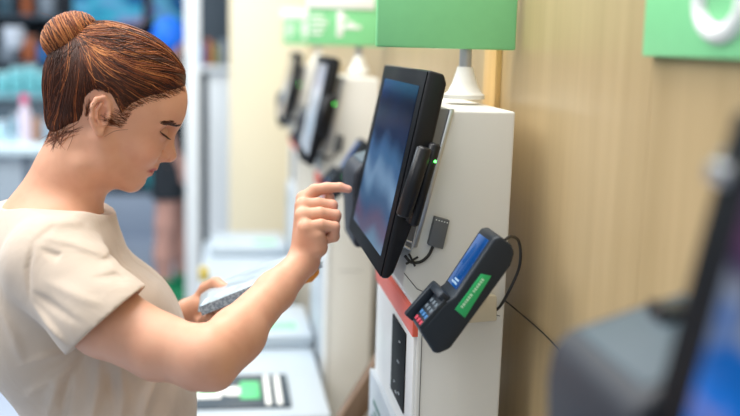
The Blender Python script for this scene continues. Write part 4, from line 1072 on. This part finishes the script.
# ------------------------------------------------------------------ the packet she holds
def pk(px, py, Y): return P(px, py, Y)
A0 = P(198, 312, 1.450); A1 = P(323, 262, 1.450)
axx = (A1-A0); Lp = np.linalg.norm(axx); axx /= Lp
wy = np.array([0.05, 0.985, 0.0]); wy -= axx*(wy@axx); wy /= np.linalg.norm(wy); nz = np.cross(axx, wy); nz = nz if nz[2] > 0 else -nz
NXp, NYp = 60, 26
def pouch():
    V_, F_ = [], []
    for sgn in (1, -1):
        for i in range(NXp+1):
            for j in range(NYp+1):
                s = i/NXp; t = j/NYp
                e = (min(1, s/0.10)*min(1, (1-s)/0.06))**0.45; f = (min(1, t/0.16)*min(1, (1-t)/0.16))**0.5
                h = 0.0105*e*f*(1+0.10*math.sin(s*23+t*5)*math.cos(t*9-s*7))+(0.0006 if 1 else 0)
                wdt = 0.118
                V_.append(A0+axx*(s*Lp)+wy*((t)*wdt)+nz*(sgn*h))
    o = (NXp+1)*(NYp+1)
    for k in range(2):
        for i in range(NXp):
            for j in range(NYp):
                a = k*o+i*(NYp+1)+j; q = [a, a+NYp+1, a+NYp+2, a+1]; F_.append(q if k == 0 else q[::-1])
    loop = [i*(NYp+1) for i in range(NXp+1)]+[NXp*(NYp+1)+j for j in range(1, NYp+1)]+[i*(NYp+1)+NYp for i in range(NXp-1, -1, -1)]+[j for j in range(NYp-1, 0, -1)]
    for a, b in zip(loop, loop[1:]+loop[:1]): F_.append([a, b, b+o, a+o])
    me = bpy.data.meshes.new('packet'); me.from_pydata([tuple(v) for v in V_], [], F_)
    bm = bmesh.new(); bm.from_mesh(me); bmesh.ops.recalc_face_normals(bm, faces=bm.faces); bm.to_mesh(me); bm.free()
    return me
pm_ = bpy.data.materials.new('printed_foil'); pm_.use_nodes = True; nt = pm_.node_tree; b = nt.nodes['Principled BSDF']; L = nt.links.new
tc = nt.nodes.new('ShaderNodeTexCoord'); mp = nt.nodes.new('ShaderNodeMapping')
ang = math.atan2(axx[2], axx[0]); mp.inputs['Rotation'].default_value = (0, ang, 0); mp.inputs['Scale'].default_value = (260, 120, 330)
n = nt.nodes.new('ShaderNodeTexNoise'); n.inputs['Scale'].default_value = 1; n.inputs['Detail'].default_value = 2
r = nt.nodes.new('ShaderNodeValToRGB'); r.color_ramp.elements[0].position = 0.44; r.color_ramp.elements[1].position = 0.56
r.color_ramp.elements[0].color = (0.30, 0.37, 0.45, 1); r.color_ramp.elements[1].color = (0.60, 0.68, 0.74, 1)
L(tc.outputs['Object'], mp.inputs['Vector']); L(mp.outputs['Vector'], n.inputs['Vector']); L(n.outputs['Fac'], r.inputs['Fac']); L(r.outputs['Color'], b.inputs['Base Color'])
b.inputs['Roughness'].default_value = 0.28; b.inputs['Metallic'].default_value = 0.25
pko = thing('food_packet', tuple(A0+axx*Lp/2), 'flat silvery foil packet with small print in her left hand', 'packet')
link('wrapper', pouch(), mat('foil_pale', (0.50, 0.60, 0.66), 0.30, metal=0.3, vary=(30, 0.25), bump=(90, 0.5, 0.002)), pko, True)
# side gusset with dense print, orange end patch
def strip(name, s0, s1, t0, t1, m, up=0.0125, seg=14):
    V_, F_ = [], []
    for i in range(seg+1):
        for j in range(3):
            s = s0+(s1-s0)*i/seg; q = j/2
            V_.append(tuple(A0+axx*(s*Lp)+wy*(t0+(t1-t0)*q)+nz*(up*(1-q)+(-up)*q)))
    for i in range(seg):
        for j in range(2): a = i*3+j; F_.append([a, a+1, a+4, a+3])
    me = bpy.data.meshes.new(name); me.from_pydata(V_, [], F_)
    bm = bmesh.new(); bm.from_mesh(me); bmesh.ops.recalc_face_normals(bm, faces=bm.faces)
    bmesh.ops.solidify(bm, geom=list(bm.faces), thickness=0.0008); bm.to_mesh(me); bm.free(); return link(name, me, m, pko)
strip('printed_side', 0.02, 0.985, -0.0014, -0.0010, pm_, 0.0070)
og = mat('orange_patch', (0.85, 0.33, 0.05), 0.4)
c0 = A0+axx*(0.86*Lp)-nz*0.0105+wy*0.004
me_b = B().hull([c0+axx*x_+nz*z_ for x_, z_ in ((-0.020, -0.0005), (0.020, 0.004), (0.016, -0.006), (0.002, -0.013), (-0.012, -0.011))], [c0+wy*0.10+axx*x_+nz*z_ for x_, z_ in ((-0.020, -0.0005), (0.020, 0.004), (0.016, -0.004), (0.002, -0.008), (-0.012, -0.007))], 0.002)
me_b.build('orange_flap', og, pko)

# ------------------------------------------------------------------ the shop behind
wpost = mat('white_post', (0.82, 0.86, 0.88), 0.35)
def box_px(x0, y0, x1, y1, Y, dpt, w=0.003, b=None):
    a = P(x0, y0, Y); c = P(x1, y1, Y); return (b or B()).box((a[0], Y, min(a[2], c[2])), (c[0], Y+dpt, max(a[2], c[2])), w)
gate = thing('entrance_gate', (P(192, 200, 5.6)[0], 5.6, 0), 'white upright post of the exit gate left of the cream panel', 'gate')
a = P(185, 100, 5.6); c = P(200, 100, 5.6)
B().box((a[0], 5.6, 0), (c[0], 5.66, 2.5), 0.006).build('post', wpost, gate)
rack = thing('end_rack', (P(212, 200, 6.2)[0], 6.2, 0), 'white panelled rack with dark shelf of goods beside the white post', 'rack')
a = P(208, 66, 6.2); c = P(228, 66, 6.2)
B().box((a[0], 6.2, 0), (c[0]+0.05, 6.26, a[2]), 0.004).build('rack_panel', wpost, rack)
B().box((P(195, 66, 6.2)[0], 6.15, a[2]-0.03), (c[0]+0.05, 6.55, a[2]), 0.003).build('rack_shelf', wpost, rack)
B().box((P(195, 66, 6.2)[0], 6.5, 0), (c[0]+0.05, 6.55, 2.3), 0.003).build('rack_back', mat('rack_dark', (0.03, 0.05, 0.07), 0.6), rack)
cols = [(0.02, 0.20, 0.55), (0.45, 0.12, 0.04), (0.30, 0.28, 0.10), (0.04, 0.10, 0.14), (0.25, 0.30, 0.36), (0.35, 0.14, 0.30), (0.05, 0.35, 0.40), (0.6, 0.6, 0.6)]
def goods(name, base, w_, d_, h_, ci, label, cat, group, neck=False):
    t = B(); x, y, z = base; z += 0.0015
    if neck: t.lathe((x, y), [(w_/2, z), (w_/2, z+h_*0.62), (w_*0.16, z+h_*0.8), (w_*0.16, z+h_)], 16)
    else: t.box((x-w_/2, y-d_/2, z), (x+w_/2, y+d_/2, z+h_), 0.004)
    return tag(t.build(name, mat('goods_%d' % ci, cols[ci], 0.4), None), label, cat, group)
zr = a[2]; xs_ = np.linspace(P(201, 60, 6.35)[0], P(224, 60, 6.35)[0], 4)
for i, x in enumerate(xs_):
    goods('carton', (x, 6.35, zr), 0.036, 0.05, 0.13+0.03*(i % 2), [0, 1, 2, 4][i], ['blue', 'rusty red', 'olive', 'grey'][i]+' carton on the rack beside the white post', 'carton', 'cartons on the white rack')
# dark shelving wall far behind on the left
sh = thing('shelving_unit', (-2.3, 8.6, 0), 'tall dark shelving unit of goods behind the woman', 'shelf')
dk = mat('shelf_dark', (0.010, 0.018, 0.030), 0.6)
B().box((-3.6, 8.95, 0), (-0.15, 9.0, 2.7), 0.003).build('back_panel', dk, sh)
B().box((-3.6, 8.36, 0), (-0.15, 8.48, 0.345), 0.004).build('plinth', mat('plinth_blue_grey', (0.40, 0.47, 0.58), 0.5), sh)
levels = [0.38, 0.75, 1.10, 1.42, 1.80]
for z in levels: B().box((-3.6, 8.5, z-0.03), (-0.15, 8.95, z), 0.003).build('shelf_board', mat('shelf_board', (0.05, 0.08, 0.11), 0.5), sh)
for x in (-3.6, -2.45, -1.3, -0.18): B().box((x, 8.48, 0), (x+0.03, 8.95, 2.7), 0.003).build('upright', dk, sh)
rr = random.Random(4)
ordn = ['first', 'second', 'third', 'fourth', 'fifth', 'sixth', 'seventh', 'eighth', 'ninth', 'tenth', 'eleventh', 'twelfth', 'thirteenth', 'fourteenth', 'fifteenth', 'sixteenth', 'seventeenth', 'eighteenth', 'nineteenth', 'twentieth', 'twenty-first', 'twenty-second']
names = ['navy', 'rust', 'olive', 'dark teal', 'grey', 'plum', 'turquoise', 'white']
for li, z in enumerate(levels):
    x = float(P(1, 60, 8.68)[0]); nth = 0
    while x < -0.30:
        ci = rr.choice([0, 3, 4, 5, 6, 3, 3, 1] if li > 2 else [6, 4, 6, 7, 3, 0]); w_ = rr.uniform(0.07, 0.14)
        if any(x-0.005 < ux+0.03 and x+w_+0.005 > ux for ux in (-3.6, -2.45, -1.3, -0.18)): x += 0.04; continue
        h_ = rr.uniform(0.12, 0.24)
        goods('shop_item', (x+w_/2, 8.68, z), w_, 0.12, h_, ci, names[ci]+' packaged item, '+ordn[nth]+' from the left on the '+['lowest', 'second lowest', 'middle', 'second highest', 'top'][li]+' shelf behind her', 'goods', 'goods on the dark shelving unit', neck=(rr.random() < 0.3)); nth += 1
        x += w_+rr.uniform(0.01, 0.06)
# lit promotional screens over the shelving
promo = [screen_mat('promo_cyan', [(0.36, (0.01, 0.10, 0.30)), (0.48, (0.05, 0.45, 0.65)), (0.58, (0.20, 0.25, 0.60)), (0.68, (0.45, 0.35, 0.15))], (3, 3, 6), 1.0, 2.2),
         screen_mat('promo_teal', [(0.36, (0.01, 0.08, 0.25)), (0.50, (0.10, 0.45, 0.60)), (0.62, (0.10, 0.18, 0.55)), (0.72, (0.4, 0.5, 0.2))], (4, 4, 5), 0.9, 5.2)]
for i, (x0, x1) in enumerate(((74, 143), (153, 184))):
    a = P(x0, 23, 8.4); c = P(x1, 23, 8.4)
    scn = thing('promotion_screen', ((a[0]+c[0])/2, 8.4, a[2]), ['wide lit screen in cyan and purple above her hair bun', 'narrow lit screen in cyan and blue above her forehead'][i], 'screen', 'lit promotion screens')
    B().box((a[0]-0.02, 8.40, a[2]-0.02), (c[0]+0.02, 8.45, 2.35), 0.004).build('screen_housing', dk, scn)
    B().box((a[0], 8.392, a[2]), (c[0], 8.401, 2.32), 0.001).build('screen_face', promo[i], scn)
# service counter at the left
ct = thing('service_counter', (P(10, 300, 5.0)[0], 5.2, 0), 'pale blue grey service counter behind her neck', 'counter')
a = P(-60, 148, 5.0); c = P(64, 148, 5.0)
B().box((a[0], 5.0, 0), (c[0], 5.6, a[2]-0.03), 0.006).build('counter_front', mat('counter_front_blue', (0.30, 0.36, 0.42), 0.45), ct)
B().box((a[0]-0.02, 4.96, a[2]-0.03), (c[0]+0.02, 5.62, a[2]+0.015), 0.006).build('counter_top', mat('counter_top_pale', (0.55, 0.68, 0.74), 0.3), ct)
xx = P(24, 200, 5.0)[0]
B().box((xx, 4.995, 0), (xx+0.035, 5.001, a[2]-0.03)).build('front_joint', mat('joint_dark', (0.09, 0.12, 0.16), 0.5), ct)
zc = a[2]+0.0165
def bottle(px, w_, h_, body, cap, label, Y=5.2):
    x = P(px, 140, Y)[0]; r_ = thing('bottle', (x, Y, zc), label, 'bottle')
    B().lathe((x, Y), [(w_*0.5, zc), (w_*0.5, zc+h_*0.62), (w_*0.25, zc+h_*0.78), (w_*0.25, zc+h_*0.84)], 20).build('bottle_body', body, r_, angle=math.radians(50))
    B().lathe((x, Y), [(w_*0.32, zc+h_*0.82), (w_*0.32, zc+h_)], 16).build('bottle_cap', cap, r_)
bottle(25.5, 0.065, 0.235, mat('pale_pink', (0.62, 0.55, 0.66), 0.3), mat('pink_cap', (0.70, 0.12, 0.25), 0.4), 'pale bottle with pink cap on the service counter')
for px, h_, w_, cc, lb_ in ((0, 0.10, 0.09, (0.45, 0.66, 0.76), 'pale blue tub at the left end of the service counter'), (15, 0.13, 0.028, (0.40, 0.62, 0.72), 'light blue tub left of the pink-capped bottle'), (37, 0.12, 0.055, (0.32, 0.18, 0.12), 'brown box right of the pink-capped bottle'), (49, 0.11, 0.05, (0.26, 0.34, 0.42), 'slate box closest to her neck on the counter')):
    x = P(px, 140, 5.25)[0]
    r_ = thing('tub' if 'tub' in lb_ else 'carton', (x, 5.25, zc), lb_, 'tub' if 'tub' in lb_ else 'carton')
    m_ = mat('c_'+lb_[:9].replace(' ', '_'), cc, 0.4)
    B().lathe((x, 5.25), [(w_*0.42, zc), (w_*0.5, zc+h_*0.85)], 20).build('container', m_, r_) if 'tub' in lb_ else B().box((x-w_/2, 5.2, zc), (x+w_/2, 5.3, zc+h_*0.96), 0.003).build('container', m_, r_)
    if 'tub' in lb_: B().lathe((x, 5.25), [(w_*0.53, zc+h_*0.84), (w_*0.53, zc+h_)], 20).build('lid', cnt_w, r_)
# glass display ledge with cyan trays, and a pale lamp above it
lg = thing('display_ledge', (P(20, 90, 6.4)[0], 6.4, 0), 'dark display cabinet holding turquoise trays behind her bun', 'cabinet')
a = P(-60, 96, 6.4); c = P(66, 96, 6.4)
B().box((a[0], 6.4, 0), (c[0], 6.9, a[2]), 0.004).build('cabinet_body', mat('cab_navy', (0.05, 0.085, 0.12), 0.4), lg)
B().box((a[0], 6.36, a[2]-0.01), (c[0], 6.92, a[2]+0.015), 0.004).build('cabinet_top', mat('cab_top', (0.20, 0.36, 0.42), 0.3), lg)
for i, px in enumerate((3, 17, 31, 45)):
    x = P(px, 90, 6.5)[0]; h_ = [0.12, 0.15, 0.16, 0.13][i]
    tr_ = thing('tray', (x, 6.55, a[2]+0.015), 'turquoise tray %s on the display cabinet' % ['at the left edge', 'second from the left', 'third from the left', 'nearest her hair'][i], 'tray', 'turquoise trays')
    B().prism([(x-0.030, a[2]+0.0165), (x+0.030, a[2]+0.0165), (x+0.040, a[2]+0.015+h_), (x-0.040, a[2]+0.015+h_)], 6.48, 6.62, 0.004).build('tray_body', mat('turquoise', (0.16, 0.50, 0.55), 0.35), tr_)
    B().box((x-0.032, 6.49, a[2]+0.015+h_), (x+0.032, 6.61, a[2]+0.03+h_), 0.004).build('tray_cover', mat('tray_cover', (0.45, 0.66, 0.70), 0.3), tr_)
x, _, z = P(14, 38, 6.45)
lm = thing('hanging_lamp', (x, 6.45, z), 'white cup shaped lamp hanging at the upper left', 'lamp')
B().lathe((x, 6.45), [(0.035, z-0.065), (0.062, z-0.01), (0.066, z+0.06), (0.05, z+0.066)], 22).build('lamp_shade', mat('shade_white', (0.55, 0.60, 0.68), 0.4), lm, angle=math.radians(50))
B().lathe((x, 6.45), [(0.006, z+0.06), (0.006, 2.6)], 8).build('lamp_cord', dk, lm)

# ------------------------------------------------------------------ a shopper further back
YS = 6.3
sx = float(P(170, 150, YS)[0])
def shopper(p):
    x = sx; d = s_ell(p, (x, YS, 1.22), (0.13, 0.20, 0.28)); q = p.copy(); q[:, 1] = F4(YS)-np.abs(q[:, 1]-F4(YS))
    d = s_ell(p, (x, YS, 1.20), (0.115, 0.17, 0.29)); d = smin(d, s_ell(p, (x, YS, 0.93), (0.12, 0.16, 0.16)), 0.05)
    d = smin(d, s_cone(p, (x, YS, 1.42), (x+0.01, YS, 1.52), 0.055, 0.052), 0.03)
    d = smin(d, s_ell(p, (x+0.012, YS, 1.625), (0.098, 0.078, 0.118)), 0.02)
    d = smin(d, s_cone(p, (x+0.10, YS, 1.60), (x+0.112, YS, 1.585), 0.012, 0.010), 0.01)
    for sg, fx in ((-1, -0.04), (1, 0.07)):
        y = YS+sg*0.09
        d = smin(d, s_chain(p, [(x, y, 0.88), (x+fx*0.6, y, 0.50), (x+fx, y, 0.30), (x+fx*0.9, y, 0.09)], [0.088, 0.062, 0.058, 0.038], 0.03), 0.03)
        d = smin(d, s_cone(p, (x+fx*0.9-0.03, y, 0.05), (x+fx*0.9+0.12, y, 0.04), 0.04, 0.032), 0.02)
        ya = YS+sg*0.20; d = smin(d, s_chain(p, [(x, YS+sg*0.16, 1.40), (x-0.02, ya+sg*0.02, 1.12), (x+0.07, ya, 0.90)], [0.05, 0.04, 0.028], 0.02), 0.03)
        h = (x+0.09, ya, 0.85); d = smin(d, s_ell(p, h, (0.03, 0.022, 0.045)), 0.02)
        for k in range(4): d = smin(d, s_cone(p, (h[0]-0.012+k*0.011, ya, 0.83), (h[0]-0.012+k*0.012, ya-sg*0.008, 0.765+abs(k-1.5)*0.006), 0.0085, 0.007), 0.003)
        d = smin(d, s_cone(p, (h[0]+0.02, ya-sg*0.02, 0.85), (h[0]+0.045, ya-sg*0.03, 0.80), 0.009, 0.008), 0.005)
    return d
gx = axis_steps(sx-0.32, sx+0.34, [], 1, 0.007); gy = axis_steps(YS-0.36, YS+0.36, [], 1, 0.007)
V, Q = nets(shopper, gx, gy, axis_steps(-0.01, 1.80, [], 1, 0.007))
sp_ = thing('person', (sx, YS, 0), 'distant shopper in blue cap, black knee-length clothes and green shoes', 'person')
link('body', mesh_from(V, Q), mat('shopper_skin', (0.55, 0.30, 0.24), 0.55), sp_)
def clothes(p):
    d = shopper(p)-0.016; d = smin(d, s_ell(p, (sx, YS, 0.85), (0.135, 0.19, 0.22)), 0.05)
    return np.maximum(np.maximum(d, F4(0.655)-p[:, 2]), np.maximum(p[:, 2]-F4(1.45), -(np.abs(p[:, 1]-F4(YS))*0+p[:, 2]-F4(0.655))))-0.0
def top_(p): return np.maximum(smax(shopper(p)-0.014, F4(0.96)-p[:, 2], 0.004), np.maximum(p[:, 2]-F4(1.46), np.abs(p[:, 1]-F4(YS))-F4(0.235)))
def shorts_(p): return np.maximum(np.maximum(shopper(p)-0.022, F4(0.655)-p[:, 2]), np.maximum(p[:, 2]-F4(0.98), np.abs(p[:, 1]-F4(YS))-F4(0.178)))
def cap_(p): return np.maximum(s_ell(p, (sx+0.006, YS, 1.635), (0.112, 0.092, 0.128)), np.maximum(F4(1.54)-p[:, 2]+(p[:, 0]-F4(sx))*0.9, -1.0))
def shoes_(p): return np.maximum(np.maximum(shopper(p)-0.010, p[:, 2]-F4(0.15)), F4(0.003)-p[:, 2])
for nm, fn, z0, z1, m_ in (('shirt', top_, 0.94, 1.48, mat('black_cotton', (0.012, 0.018, 0.025), 0.8)), ('shorts', shorts_, 0.64, 1.0, mat('black_cotton', (0, 0, 0))), ('cap', cap_, 1.40, 1.80, mat('blue_cloth', (0.0, 0.16, 0.80), 0.6)), ('shoes', shoes_, -0.01, 0.17, mat('green_shoe', (0.0, 0.26, 0.10), 0.5))):
    V, Q = nets(fn, gx, gy, axis_steps(z0, z1, [], 1, 0.007)); link(nm, mesh_from(V, Q), m_, sp_)

a_ = P(204, 280, 3.45)
tag(B().box((a_[0]-0.018, 3.42, 0.8015), (a_[0]+0.018, 3.47, 0.845), 0.006).build('snack_box', mat('ochre', (0.55, 0.42, 0.08), 0.5)), 'small ochre box at the left edge of the further bagging counter', 'box')
